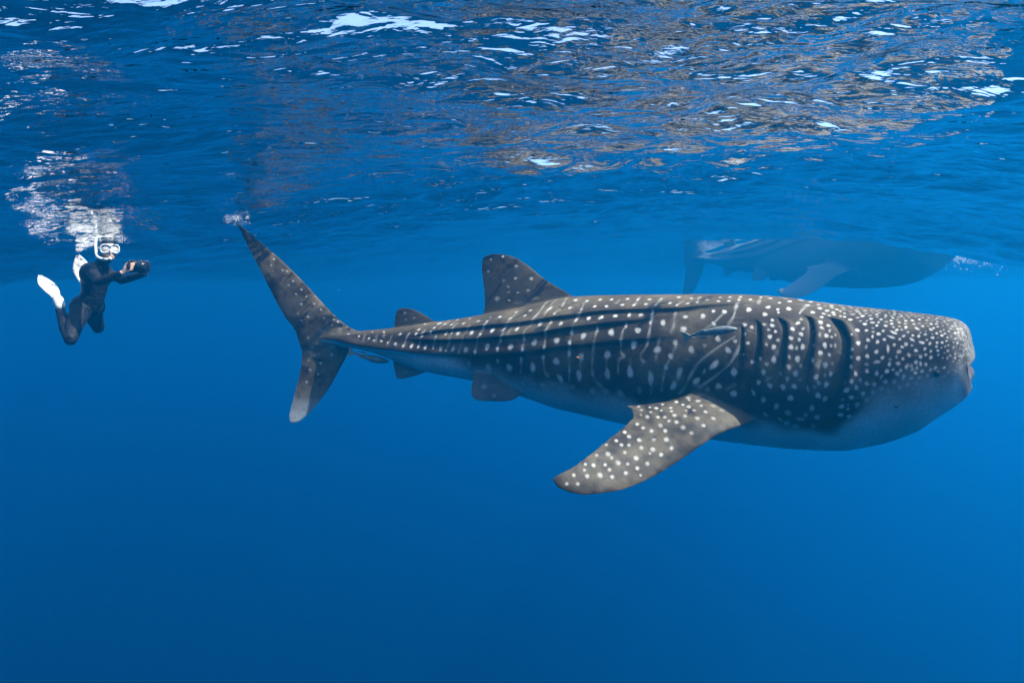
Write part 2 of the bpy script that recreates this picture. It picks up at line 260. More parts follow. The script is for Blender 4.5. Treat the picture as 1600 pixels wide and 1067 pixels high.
def surface_height(x, y, min_len=None):
    z = swell(x, y)
    q = .5 + .5 * np.sin(.9 * x + .5 * y + 1.0) * np.sin(.6 * y - .4 * x + 2.0)      # gusts: rougher and calmer patches
    calm = 1 - .55 * np.exp(-((x + 4.2) / 1.6) ** 2 - ((y - 5.6) / 2.0) ** 2)
    wx = x + .08 * np.sin(2.1 * y + 1.3 * x); wy = y + .08 * np.sin(1.7 * x - 1.1 * y)
    for kx, ky, a, ph, l in wave_set():
        m = 1.0 if l > 1.5 else (.45 + 1.0 * q) * calm
        if min_len is not None:
            m = m * np.clip((l / min_len - 1.5) / 1.5, 0, 1)
        s = np.sin(kx * wx + ky * wy + ph)
        z = z + a * m * (s - .25 * np.cos(2 * (kx * wx + ky * wy + ph)))
    return z

def build_water():
    nr = 560
    r = np.geomspace(0.9, 140.0, nr)
    az = np.concatenate([np.linspace(-55, 55, 760), np.linspace(55, 305, 140)[1:-1]])
    az = np.radians(az)
    R, A = np.meshgrid(r, az, indexing='ij')
    x = R * np.sin(A); y = R * np.cos(A)
    z = surface_height(x, y, min_len=np.maximum(R * .0097 * 1.2, np.where(np.abs(A) > math.radians(56), R * .031, 0)))
    v = np.stack([x, y, z], -1).reshape(-1, 3)
    m = len(az)
    f = grid_faces(nr, m, wrap=True)
    # the middle
    v = np.vstack([v, [0, 0, float(surface_height(np.zeros(1), np.zeros(1), min_len=1.0)[0])]])
    c = len(v) - 1
    me_f = f
    j = np.arange(m)
    tri = np.stack([j, (j + 1) % m, np.full(m, c), np.full(m, c)], -1)
    mat, N, L = new_mat('sea_surface')
    out = N.new('ShaderNodeOutputMaterial')
    tc = N.new('ShaderNodeNewGeometry')
    mp = N.new('ShaderNodeMapping'); mp.inputs['Scale'].default_value = (.55, 1.3, 1.0); mp.inputs['Rotation'].default_value = (0, 0, math.radians(-14))
    L.new(tc.outputs['Position'], mp.inputs['Vector'])
    prev = None
    for sc_, st_, ds_ in ((4.0, .8, .05), (12.0, .8, .015), (34.0, .6, .0035)):
        n1 = N.new('ShaderNodeTexNoise'); n1.inputs['Scale'].default_value = sc_; n1.inputs['Detail'].default_value = 2.0; n1.inputs['Distortion'].default_value = .8
        L.new(mp.outputs[0], n1.inputs['Vector'])
        bp = N.new('ShaderNodeBump'); bp.inputs['Strength'].default_value = st_; bp.inputs['Distance'].default_value = ds_
        L.new(n1.outputs['Fac'], bp.inputs['Height'])
        if prev is not None: L.new(prev.outputs[0], bp.inputs['Normal'])
        prev = bp
    fr = N.new('ShaderNodeFresnel'); fr.inputs['IOR'].default_value = 1.333
    L.new(bp.outputs[0], fr.inputs['Normal'])
    gl = N.new('ShaderNodeBsdfGlossy'); gl.inputs['Roughness'].default_value = .012; gl.inputs['Color'].default_value = (1, 1, 1, 1)
    L.new(bp.outputs[0], gl.inputs['Normal'])
    tr = N.new('ShaderNodeBsdfTransparent')
    mx = N.new('ShaderNodeMixShader')
    L.new(fr.outputs[0], mx.inputs['Fac']); L.new(tr.outputs[0], mx.inputs[1]); L.new(gl.outputs[0], mx.inputs[2])
    L.new(mx.outputs[0], out.inputs['Surface'])
    me = bpy.data.meshes.new('water')
    o = mesh_obj('water', v[:-1], me_f, mat)
    return tag(o, kind='structure')

def build_haze():
    x, y0, y1, zb, zt = 150.0, -150.0, 150.0, -140.0, 2.6
    v = [(-x, y0, zb), (x, y0, zb), (x, y1, zb), (-x, y1, zb), (-x, y0, zt), (x, y0, zt), (x, y1, zt), (-x, y1, zt)]
    f = [(0, 3, 2, 1), (4, 5, 6, 7), (0, 1, 5, 4), (1, 2, 6, 5), (2, 3, 7, 6), (3, 0, 4, 7)]
    mat, N, L = new_mat('sea_water')
    out = N.new('ShaderNodeOutputMaterial')
    add = N.new('ShaderNodeAddShader')
    # the water itself scatters blue evenly and absorbs red; drifting particles scatter blue-green light mostly forward
    for k, (colr, ab, g) in enumerate(((HAZE_COL, HAZE_ABS, HAZE_G), (PART_COL, (1.0, 1.0, 1.0), PART_G))):
        pv = N.new('ShaderNodeVolumePrincipled')
        pv.inputs['Color'].default_value = colr + (1,)
        pv.inputs['Absorption Color'].default_value = ab + (1,)
        pv.inputs['Density'].default_value = HAZE_D
        pv.inputs['Density Attribute'].default_value = ''
        pv.inputs['Anisotropy'].default_value = g
        L.new(pv.outputs[0], add.inputs[k])
    L.new(add.outputs[0], out.inputs['Volume'])
    o = mesh_obj('haze', np.array(v), f, mat, smooth_shade=False)
    return tag(o, 'clear blue sea water filling the space below the surface', 'water', kind='stuff')

HAZE_COL = (.003, .025, .66)
HAZE_ABS = (0.0, .22, .76)
PART_COL = (.001, .33, .15)
PART_G = .88
HAZE_D = .046
HAZE_G = .60
build_water()
build_haze()
# ------------------------------------------------------------------ whale shark
DARK = np.array([.020, .0145, .0105]); BROWN = np.array([.100, .080, .051]); PALE = np.array([.45, .45, .42]); BELLYC = np.array([.50, .52, .50])

def vnoise(p, scale, seed=0):
    """smooth 3D value noise, 0..1"""
    r = np.random.RandomState(seed)
    tab = r.rand(4096)
    q = p * scale
    i = np.floor(q).astype(np.int64); f = q - i
    f = f * f * (3 - 2 * f)
    def h(a, b, c): return tab[(a * 73856093 ^ b * 19349663 ^ c * 83492791) & 4095]
    o = 0
    for dx in (0, 1):
        for dy in (0, 1):
            for dz in (0, 1):
                w = (f[..., 0] if dx else 1 - f[..., 0]) * (f[..., 1] if dy else 1 - f[..., 1]) * (f[..., 2] if dz else 1 - f[..., 2])
                o = o + w * h(i[..., 0] + dx, i[..., 1] + dy, i[..., 2] + dz)
    return o

def grid_normals(p):
    a = np.gradient(p, axis=0); b = np.gradient(p, axis=1)
    n = np.cross(a, b)
    return n / np.maximum(np.linalg.norm(n, axis=-1, keepdims=True), 1e-9)

def half_body(xs, th, side, fine=True):
    """vertex grid (station, angle) of one flank with its relief, and its colours"""
    X, T = np.meshgrid(xs, th, indexing='ij')
    p = body_raw(X, T, float(side))
    n = grid_normals(p)
    cen = p[:, [0], :] * .5 + p[:, [-1], :] * .5
    sg = np.sign((n * (p - cen)).sum(-1).mean())
    n = n * sg
    # metric coordinates along and round the body
    dA = np.linalg.norm(np.diff(p, axis=1), axis=-1)
    Ar = np.concatenate([np.zeros((len(xs), 1)), np.cumsum(dA, axis=1)], 1)
    j0 = len(th) // 2
    S = np.concatenate([[0], np.cumsum(np.linalg.norm(np.diff(p[:, j0], axis=0), axis=-1))])
    def arc(thc):            # arc position of an angle at each station
        return np.array([np.interp(t, th, Ar[i]) for i, t in enumerate(thc)])
    disp = np.zeros_like(X)
    # long ridges: a gentle rise from above and a sharp lower edge
    for crv, amp, x0, x1, up, dn in ((RIDGE1, .027, 640, 1215, .085, .016), (RIDGE2, .028, 635, 1085, .085, .016), (RIDGE3, .019, 520, 1100, .10, .02)):
        tc = pchip(*col(crv), np.clip(xs, crv[0][0], crv[-1][0]))
        a = Ar - arc(tc)[:, None]
        am = amp * smooth(x0, x0 + 60, xs) * (1 - smooth(x1 - 130, x1, xs))
        if crv is RIDGE3:
            am = am + .030 * smooth(512, 560, xs) * (1 - smooth(600, 760, xs))
        sc = np.clip(pchip(*col(WID), xs) / .3, .35, 1.0)[:, None]
        disp += am[:, None] * np.where(a < 0, np.exp(-(a / (up * sc)) ** 2), np.exp(-(a / (dn * np.maximum(sc, .6))) ** 2))
    # gill slits: each flap ends in an edge and the skin falls away behind it
    slit = np.zeros_like(X)
    for k, g in enumerate(GILLS):
        ts, gx = col(g)
        am = (.026, .024, .021, .016, .011)[k] * (.75 + .5 * vnoise(p, 5.0, 50 + k))
        xe = pchip(ts, gx, np.clip(T, ts[0], ts[-1]))
        env = smooth(ts[0] - .02, ts[0] + .10, T) * (1 - smooth(ts[-1] - .45, ts[-1] + .03, T) * .85) * (T < ts[-1] + .04)
        t = xe - X                                    # stations behind the edge
        L = (11, 10, 9, 7, 5)[k] * (1.0 - .35 * smooth(ts[0], ts[-1], T))
        s = np.where(t > 0, np.exp(-(np.abs(t) / L) ** 1.25), np.exp(-(t / 1.9) ** 2))
        disp -= am * env * s
        disp += am * .6 * env * np.exp(-((t + 7) / 8.0) ** 2) * (t < 0)
        slit = np.maximum(slit, env * .55 * np.where(t > 0, np.exp(-(t / (2.0 if k else 3.0)) ** 2), np.exp(-(t / .7) ** 2)))
    # slack skin and old scrapes
    disp += .006 * (vnoise(p, 2.2, 3) - .5) * smooth(560, 800, X)
    disp += .0022 * (vnoise(p, 14.0, 4) - .5)
    p2 = p + n * disp[..., None]
    # ---------------- colours
    cb = vnoise(p, 5.0, 5) * .55 + vnoise(p, 13.0, 6) * .3 + vnoise(p, 45.0, 7) * .15
    tone = np.clip(.10 + .9 * (cb - .36) / .35, 0, 1)
    back = 1 - smooth(.55, 1.15, T)                     # the back is a warmer, paler grey-brown
    mix = np.clip(.02 + .50 * tone * tone * 1.4 + .50 * back * (1 - .75 * smooth(1290, 1400, X)), 0, 1.1)
    c = DARK + (BROWN - DARK) * mix[..., None]
    tcb = pchip(*col(BELLY), np.clip(xs, BELLY[0][0], BELLY[-1][0]))
    ab = Ar - arc(tcb)[:, None]
    wd = (.012 + .16 * smooth(640, 760, xs) - .07 * smooth(1200, 1300, xs) + .14 * smooth(1330, 1400, xs) * (1 - .6 * smooth(1470, 1515, xs)))[:, None]
    wob = (vnoise(p, 9.0, 8) - .5) * .08 * smooth(640, 760, xs)[:, None]
    bel = smooth(-.55, .75, (ab + wob) / wd)
    if fine:
        pat = np.zeros_like(X)
        for rec in SPOTS.split():
            sx, st, ra, rb, tl, k = map(int, rec.split(','))
            sx /= 10; st /= 1000; ra /= 1000; rb /= 1000
            if sx > 1310: ra *= .78; rb *= .78
            paint(pat, xs, th, S, Ar, sx, st, max(ra, .008), max(rb, .008), math.radians(tl), k / 100)
        for rec in STRIPES.split():
            w, k, pts = rec.split(':')
            q = [tuple(map(int, s.split(','))) for s in pts.split(';')]
            paint_line(pat, xs, th, S, Ar, [(a / 10, b / 1000) for a, b in q], max(int(w) / 1000, .007), int(k) / 100)
        for sx, st, ra, rb, tl, k in head_spots(xs, th, S, Ar):
            paint(pat, xs, th, S, Ar, sx, st, ra, rb, tl, k)
        pat = np.clip(pat * (.62 + .30 * vnoise(p, 60.0, 9) + .32 * vnoise(p, 7.0, 15)), 0, 1)
        pat *= 1 - .75 * slit
        net = smooth(1462, 1516, X) * (1 - smooth(.0, .05, ab)) * .5   # the snout is finely speckled
        c = c + (PALE - c) * (net * vnoise(p, 75.0, 10) ** 1.5)[..., None]
        c = c + (PALE - c) * (pat * (1 - .25 * bel))[..., None]
    bc = BELLYC * (1 - .75 * smooth(1490, 1517, X))[..., None] * (.86 + .28 * vnoise(p, 6.0, 12))[..., None]  # towards the snout, shade is put into the belly colour to mute the sun
    if fine:
        bc = bc + (np.array([.62, .64, .62]) - bc) * (pat * .5)[..., None]
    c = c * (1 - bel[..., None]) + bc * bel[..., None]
    if fine:                                            # the slit itself: bare dark gill lining
        c = c * (1 - .85 * slit[..., None]) + np.array([.02, .012, .012]) * .85 * slit[..., None]
        rs = np.random.RandomState(91)
        for _ in range(46):                                 # old scratches, pale and short
            x0, t0 = rs.uniform(620, 1440), rs.uniform(.25, 1.9)
            ln, an = rs.uniform(8, 34), rs.normal(0, .5)
            sc = np.zeros_like(X)
            paint_line(sc, xs, th, S, Ar, [(x0, t0), (x0 + ln * .5, t0 + .03 * math.sin(an)), (x0 + ln, t0 + .07 * math.sin(an))], .0035, rs.uniform(.12, .4))
            c = c + (np.array([.22, .20, .17]) - c) * sc[..., None]
        # scars
        for sx, st, l in ((887, .80, .05), (1402, 2.10, .016), (912, 2.25, .02), (945, 2.3, .015), (838, 2.30, .02), (1090, .42, .03)):
            sc = np.zeros_like(X); paint(sc, xs, th, S, Ar, sx, st, l * .9, .006, .7, 1.0)
            c = c * (1 - .8 * sc[..., None])
    return p2, c

def paint(pat, xs, th, S, Ar, sx, st, ra, rb, tl, k):
    i = int(np.clip(np.searchsorted(xs, sx), 0, len(xs) - 1))
    s0 = np.interp(sx, xs, S)
    R = max(ra, rb) * 1.7
    i0, i1 = np.searchsorted(S, s0 - R), np.searchsorted(S, s0 + R)
    if i1 <= i0: return
    a0 = np.interp(st, th, Ar[i])
    j0, j1 = np.searchsorted(Ar[i], a0 - R), np.searchsorted(Ar[i], a0 + R)
    j0 = max(0, j0 - 4); j1 = min(len(th), j1 + 4)
    if j1 <= j0: return
    sub = Ar[i0:i1]
    ac = np.array([np.interp(st, th, r) for r in sub])
    dx = (S[i0:i1] - s0)[:, None]; da = sub[:, j0:j1] - ac[:, None]
    u = dx * math.cos(tl) + da * math.sin(tl); v = -dx * math.sin(tl) + da * math.cos(tl)
    d = np.sqrt((u / ra) ** 2 + (v / rb) ** 2)
    ang = np.arctan2(v / rb, u / ra)
    d = d * (1 + .09 * np.sin(2 * ang + sx * 7.1) + .07 * np.sin(3 * ang + sx * 3.3 + st * 50))
    val = k * (1 - smooth(.50, 1.38, d))
    pat[i0:i1, j0:j1] = np.maximum(pat[i0:i1, j0:j1], val)

def paint_line(pat, xs, th, S, Ar, pts, w, k):
    if len(pts) > 2: pts = resample(pts, 4 * len(pts))
    sp = np.array([np.interp(a, xs, S) for a, b in pts])
    tp = np.array([b for a, b in pts])
    i0, i1 = np.searchsorted(S, sp.min() - 3 * w), np.searchsorted(S, sp.max() + 3 * w)
    ii = np.arange(i0, i1)
    if not len(ii): return
    j0 = max(0, np.searchsorted(th, tp.min() - .12)); j1 = min(len(th), np.searchsorted(th, tp.max() + .12))
    im = int(np.clip((i0 + i1) // 2, 0, len(xs) - 1))
    rad = np.gradient(Ar[im], th)[(j0 + j1) // 2]
    gs = S[i0:i1][:, None]; gt = th[j0:j1][None, :] * rad
    best = np.full((len(ii), j1 - j0), 9.0)
    for q in range(len(pts) - 1):
        ax, ay, bx, by = sp[q], tp[q] * rad, sp[q + 1], tp[q + 1] * rad
        L2 = (bx - ax) ** 2 + (by - ay) ** 2 + 1e-9
        t = np.clip(((gs - ax) * (bx - ax) + (gt - ay) * (by - ay)) / L2, 0, 1)
        best = np.minimum(best, np.hypot(gs - ax - t * (bx - ax), gt - ay - t * (by - ay)))
    wv = 1.7 * w * (.8 + .3 * np.sin(gt * 40 + gs * 23))
    val = k * (.72 + .3 * np.sin(gt * 61 + gs * 31)) * (1 - smooth(.1, 1.7, best / wv))
    pat[i0:i1, j0:j1] = np.maximum(pat[i0:i1, j0:j1], val)

HEAD_CACHE = []
def head_spots(xs, th, S, Ar):
    """small spots that crowd towards the snout and over the crown"""
    if HEAD_CACHE: return HEAD_CACHE
    r = np.random.RandomState(5)
    acc = np.full((3600, 3), 99.0); n = 0
    for rec in SPOTS.split():
        sx, st, ra, rb, tl, k = map(int, rec.split(','))
        if sx > 11800:
            i = int(np.clip(np.searchsorted(xs, sx / 10), 0, len(xs) - 1))
            acc[n] = (np.interp(sx / 10, xs, S), np.interp(st / 1000, th, Ar[i]), max(ra, rb) / 1000 * 1.9); n += 1
    for _ in range(14000):
        x = r.uniform(1150, 1518) if r.rand() < .25 else r.uniform(1290, 1518)
        lim = np.interp(x, [900, 1150, 1300, 1380, 1440, 1500, 1518], [.20, .20, .50, 1.15, 1.45, 1.72, 1.5])
        t = r.uniform(.02, lim)
        i = int(np.clip(np.searchsorted(xs, x), 0, len(xs) - 1))
        s = np.interp(x, xs, S); a = np.interp(t, th, Ar[i])
        sp = np.interp(x, [900, 1150, 1300, 1400, 1460, 1500, 1518], [.10, .095, .042, .034, .026, .020, .017]) * r.uniform(.85, 1.2)
        q = acc[:n]
        if ((s - q[:, 0]) ** 2 + (a - q[:, 1]) ** 2 < np.maximum(sp, q[:, 2] * .5 + sp * .5) ** 2).any(): continue
        acc[n] = (s, a, sp); n += 1
        ra = sp * r.uniform(.20, .34)
        up = 1 - smooth(.5, 1.3, t)
        HEAD_CACHE.append((x, t, ra * (1 + .5 * up * r.rand()), ra * r.uniform(.75, 1.05), -.35 * r.rand() * up, r.uniform(.35, .9)))
        if n > 3590: break
    return HEAD_CACHE

def build_body(fine=True, nx=(430, 330, 250), nt=(270, 130)):
    """closed body: rings of viewer's flank and far flank, then the blunt snout with its mouth"""
    xs = np.concatenate([np.linspace(505, 1150, nx[0], endpoint=False), np.linspace(1150, 1335, nx[1], endpoint=False), np.linspace(1335, 1518, nx[2])])
    t1 = np.linspace(0, math.pi, nt[0]); t2 = np.linspace(0, math.pi, nt[1])
    p1, c1 = half_body(xs, t1, 1, fine)
    p2, c2 = half_body(xs, t2, -1, fine)
    # one ring: down the viewer's side, up the far side; the two seams share a line
    p1[:, 0] = p2[:, 0] = (p1[:, 0] + p2[:, 0]) / 2; p1[:, -1] = p2[:, -1] = (p1[:, -1] + p2[:, -1]) / 2
    p = np.concatenate([p1, p2[:, -2:0:-1]], 1); c = np.concatenate([c1, c2[:, -2:0:-1]], 1)
    m = p.shape[1]
    # snout and mouth
    ring = p[-1]; cr = c[-1]
    X, Y, tx, ty, lx, ly = [float(v) for v in frame(np.array(1518.0))]
    zc = ring[:, 2].mean(); w = .455
    rel = ring - np.array([X, Y, 0])
    lat = rel[:, 0] * lx + rel[:, 1] * ly
    zt, zb = ring[:, 2].max(), ring[:, 2].min()
    ks = np.concatenate([np.linspace(.985, .80, 10), np.linspace(.77, .0, 34)])
    rows, cols = [], []
    for k in ks:
        l = lat * k; z = zc + (ring[:, 2] - zc) * (1 - (1 - k) * 1.0)
        v = (zt - z) / (zt - zb)                                         # 0 at the upper lip .. 1 at the lower
        bulge = .030 * (1 - k ** 2)
        mouth = np.exp(-((v - .46 - .10 * (l / w) ** 2) / .085) ** 2) * (1 - .35 * (l / w) ** 2)
        jaw = -.02 * smooth(.60, 1.0, v)
        fw = -.045 * (l / w) ** 2 + bulge * .6 + jaw - .040 * mouth * (1 - k ** 6)
        rows.append(np.stack([X + tx * fw + lx * l, Y + ty * fw + ly * l, z], -1))
        base = np.array([.16, .15, .13]) * (1 - smooth(.30, .5, v))[:, None] + np.array([.05, .055, .055]) * smooth(.30, .5, v)[:, None]  # grey lower lip, darkened further: painted shade where the sun would catch it
        sp = .25 * smooth(.5, .7, vnoise(rows[-1], 48.0, 21)) * (1 - smooth(.25, .42, v))
        base = base + (PALE - base) * sp[:, None]
        base = base * (1 - mouth ** 2 * .8)[:, None] + np.array([.10, .03, .03]) * (mouth ** 2 * .8)[:, None]
        f = float(1 - smooth(.72, 1.0, np.array(k)))
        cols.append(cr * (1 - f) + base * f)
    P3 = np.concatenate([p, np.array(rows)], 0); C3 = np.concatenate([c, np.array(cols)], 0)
    n = P3.shape[0]
    V = P3.reshape(-1, 3); Cc = C3.reshape(-1, 3)
    F = grid_faces(n, m, wrap=True)
    # tail end closed by a fan
    V = np.vstack([V, P3[0].mean(0)[None]]); Cc = np.vstack([Cc, C3[0].mean(0)[None]])
    j = np.arange(m)
    tri = [(int((a + 1) % m), int(a), len(V) - 1) for a in j]
    return V, F, tri, Cc

def resample(pts, n):
    pts = np.asarray(pts, float)
    d = np.concatenate([[0], np.cumsum(np.linalg.norm(np.diff(pts, axis=0), axis=1))])
    d /= d[-1]
    t = np.linspace(0, 1, n)
    return np.stack([pchip(d, pts[:, k], t) for k in range(pts.shape[1])], 1)

def fin_shell(lead, trail, thick, ns, nc, root_flare=1.8, bend=0.0, rag=0.0, seed=1):
    """a fin between a leading and a trailing edge (root to tip): closed lens section, blunt in front, thin behind"""
    a = resample(lead, ns); b = resample(trail, ns)
    r = np.random.RandomState(seed)
    s = np.linspace(0, 1, ns)[:, None]
    if rag:
        e = np.convolve(r.normal(0, 1, ns + 12), np.hanning(7) / 3.5, 'same')[6:-6]
        b = b + (a - b) / np.maximum(np.linalg.norm(a - b, axis=1, keepdims=True), 1e-6) * (rag * e)[:, None] * smooth(.02, .2, s)
    cc = (1 - np.cos(np.linspace(0, math.pi, nc))) / 2
    mid = a[:, None] + (b - a)[:, None] * cc[None, :, None]
    span = np.gradient(mid.mean(1), axis=0); ch = b - a
    nrm = np.cross(span, ch)
    L = np.linalg.norm(nrm, axis=1, keepdims=True)
    nrm = np.where(L > 1e-8, nrm / np.maximum(L, 1e-8), 0)
    bad = (L[:, 0] < 1e-7)
    if bad.any(): nrm[bad] = nrm[~bad][-1]
    k = np.ones(9) / 9
    pad = np.pad(nrm, ((4, 4), (0, 0)), 'edge')
    nrm = np.stack([np.convolve(pad[:, q], k, 'valid') for q in range(3)], 1)
    nrm /= np.linalg.norm(nrm, axis=1, keepdims=True)
    prof = 2.0 * np.sqrt(np.clip(cc, 0, 1)) * (1 - cc) ** .9 + .05 * np.sin(math.pi * cc)
    t = thick * (1 - .80 * s) * (1 + (root_flare - 1) * np.exp(-(s / .10) ** 2))
    chord = np.linalg.norm(ch, axis=1, keepdims=True)
    t = np.minimum(t, chord * .16 + .0015)
    half = t * prof[None, :] / 2
    mid = mid + bend * (s ** 2)[:, :, None] * nrm[:, None]
    up = mid + nrm[:, None] * half[..., None]; dn = mid - nrm[:, None] * half[..., None]
    ring = np.concatenate([up, dn[:, -2:0:-1]], 1)
    midr = np.concatenate([mid, mid[:, -2:0:-1]], 1).reshape(-1, 3)
    m = ring.shape[1]
    V = ring.reshape(-1, 3)
    F = grid_faces(ns, m, wrap=True)
    V = np.vstack([V, ring[0].mean(0)[None], ring[-1].mean(0)[None]])
    n0 = len(V) - 2
    tri = [(int((j + 1) % m), int(j), n0) for j in range(m)] + [(int((ns - 1) * m + j), int((ns - 1) * m + (j + 1) % m), n0 + 1) for j in range(m)]
    return V, F, tri, np.vstack([midr, V[-2:]])

# ------------------------------------------------------------------ fin outlines (root to tip)
def DP(pts, off=0.0, lean=0.0, y0=0):
    """points on the animal's middle plane; lean tilts them sideways with height above row y0"""
    out = []
    for px, py in pts:
        y = float(depth(np.array(float(px)))) - off + lean * (y0 - py) / FPX * 6.0
        out.append(P(px, py, y))
    return np.array(out)

def near_depth(pts):
    return np.array([P(px, py, y) for px, py, y in pts])

FINS = {
 'dorsal': (DP([(925,478),(905,468),(886,457),(852,437),(822,413),(803,402),(786,397.5),(772,397)], -.06, .22, 480),
            DP([(748,512),(753,495),(757.5,478),(757,455),(754,430),(753,414),(755,404),(763,398.5)], -.06, .22, 480), .085, 130, 60),
 'dorsal2': (DP([(700,512),(686,504),(676,499.5),(660,490.5),(648,484.5),(638,482),(630,481.5)], -.02, .16, 500),
             DP([(606,528),(612,519),(616,508),(617.5,497),(619,489),(622,484),(627,481.8)], -.02, .16, 500), .045, 60, 34),
 'caudal_up': (DP([(590,519),(572,519),(556,516),(536,504),(512,482),(480,447),(440,407),(405,377),(380,356),(370,349)]),
               DP([(512,545),(490,552),(473,548),(462,517),(446,496),(428,464),(408,424),(390,390),(376,361),(369,349)]), .095, 190, 80),
 'caudal_low': (DP([(580,530),(562,536),(549,545),(536,567),(518,600),(499,627),(480,648),(463,660),(456,661)]),
                DP([(478,528),(471,540),(472,556),(469,580),(463,606),(456,632),(452,650),(452.5,657),(454,660.5)]), .055, 140, 60),
 'anal': (DP([(684,566),(672,579),(660,584),(645,588),(632,591),(625,592)], .02), DP([(606,548),(612,562),(616,575),(618,584),(619,589),(622,591.5)], .02), .04, 50, 30),
 'pelvic': (DP([(838,596),(820,612),(803,624),(785,627),(765,626.5),(752,626)], .26), DP([(738,578),(739,592),(737,604),(736.5,614),(739,621),(745,625)], .26), .045, 60, 34),
 'pectoral': (near_depth([(1262,600,4.98),(1222,634,4.72),(1180,657,4.50),(1130,675,4.37),(1095,696,4.30),(1050,727,4.22),(1005,752,4.13),(962,767,4.06),(925,772,4.01),(895,770,3.97),(872,761,3.95)]),
              near_depth([(1150,560,5.02),(1098,602,4.74),(1062,621,4.62),(1030,629,4.59),(1000,632.5,4.57),(980,634.5,4.56),(988,641,4.53),(990,649,4.50),(984,659,4.45),(955,683,4.33),(915,716,4.15),(890,733,4.04),(872,742,3.97),(864,749,3.95)]), .10, 230, 110),
}

def fin_edges(name):
    lead, trail, th, ns, nc = FINS[name]
    return resample(lead, ns), resample(trail, ns)
# fin spots: thousandths of span and chord, radius in mm
FIN_SPOTS = {
 'pectoral': "236,905,11 271,955,18 249,705,17 284,765,18 301,860,16 279,605,18 336,920,17 349,860,12 341,765,17 314,685,15 384,910,18 301,450,19 345,535,18 397,690,19 367,630,13 393,785,13 476,835,18 441,770,14 463,675,13 428,610,13 410,565,15 397,460,18 354,390,17 480,570,19 507,590,14 520,625,16 550,735,18 463,490,15 450,375,20 419,275,18 515,500,14 507,435,19 607,880,16 559,545,19 472,210,17 515,315,21 607,765,16 664,925,18 568,455,17 598,630,17 668,810,18 712,890,16 655,650,20 620,510,18 594,370,22 712,770,17 694,685,15 672,520,18 651,385,21 751,945,13 607,220,17 773,785,22 808,905,15 646,235,17 699,235,18 712,420,22 769,525,22 773,680,15 734,255,15 843,750,18 865,880,14 808,630,14 747,410,14 808,490,15 773,275,17 882,750,13 886,565,19 847,460,22 817,320,18 926,745,16 930,405,15 965,440,13 520,845,13 511,760,13 559,855,12 725,620,15 480,750,11 485,890,12 507,945,13 432,920,13 668,355,10 742,115,11 520,190,16",
 'caudal_up': "624,145,10 640,250,8 556,215,10 545,420,12 492,190,12 444,205,12 413,440,16 386,170,12 339,140,12 370,665,12 328,520,16 323,715,12 286,230,12 254,75,12 233,50,12 228,190,10 185,145,12 159,215,12 169,325,14 127,150,12 217,450,16 217,770,14 153,675,14 153,815,14 111,980,12 79,1000,18 69,845,10 63,685,18 53,995,10 74,245,8 53,205,12 720,205,8 693,480,8 481,395,10",
 'caudal_low': "0,955,14 79,725,14 122,815,14 187,835,12 223,735,18 173,565,10 273,840,12 317,535,18 381,745,14 432,500,14 518,740,14 237,350,20 137,430,18 216,625,10 0,280,8",
 'dorsal': "333,820,21 364,515,11 233,590,11 240,370,16 287,675,9 543,630,12 395,630,8 202,705,9 194,510,8 868,200,14 690,210,18 504,170,19 558,615,16 550,400,16 465,595,14 868,655,13 721,850,13 341,820,27 364,365,14",
 'dorsal2': "729,535,15 508,635,11 508,355,14",
 'anal': "612,470,21",
 'pelvic': "390,735,28 542,395,24",
}
def mesh_from(parts, alpha=1.0):
    """several closed shells -> one mesh with vertex colours"""
    Vs, Fs, Ts, Cs, o = [], [], [], [], 0
    for q, (V, F, T, C) in enumerate(parts):
        if C.shape[1] == 3: C = np.hstack([C, np.full((len(C), 1), alpha)])
        Vs.append(V); Cs.append(C); Fs.append(F + o); Ts += [tuple(i + o for i in t) for t in T]; o += len(V)
    V = np.vstack(Vs); C = np.vstack(Cs); F = np.vstack(Fs); T = np.array(Ts, np.int64)
    me = bpy.data.meshes.new('shell')
    me.vertices.add(len(V)); me.vertices.foreach_set('co', V.astype(np.float32).ravel())
    idx = np.concatenate([F.ravel(), T.ravel()]).astype(np.int32)
    ls = np.concatenate([np.arange(0, len(F) * 4, 4), len(F) * 4 + np.arange(0, len(T) * 3, 3)]).astype(np.int32)
    me.loops.add(len(idx)); me.loops.foreach_set('vertex_index', idx)
    me.polygons.add(len(ls)); me.polygons.foreach_set('loop_start', ls)
    me.update(calc_edges=True)
    ca = me.color_attributes.new('pattern', 'FLOAT_COLOR', 'POINT')
    c4 = C.astype(np.float32)
    ca.data.foreach_set('color', c4.ravel())
    return me

def fix_normals(me):
    bm = bmesh.new(); bm.from_mesh(me)
    bmesh.ops.remove_doubles(bm, verts=bm.verts, dist=1e-6)
    bmesh.ops.recalc_face_normals(bm, faces=bm.faces)
    bm.to_mesh(me); bm.free()

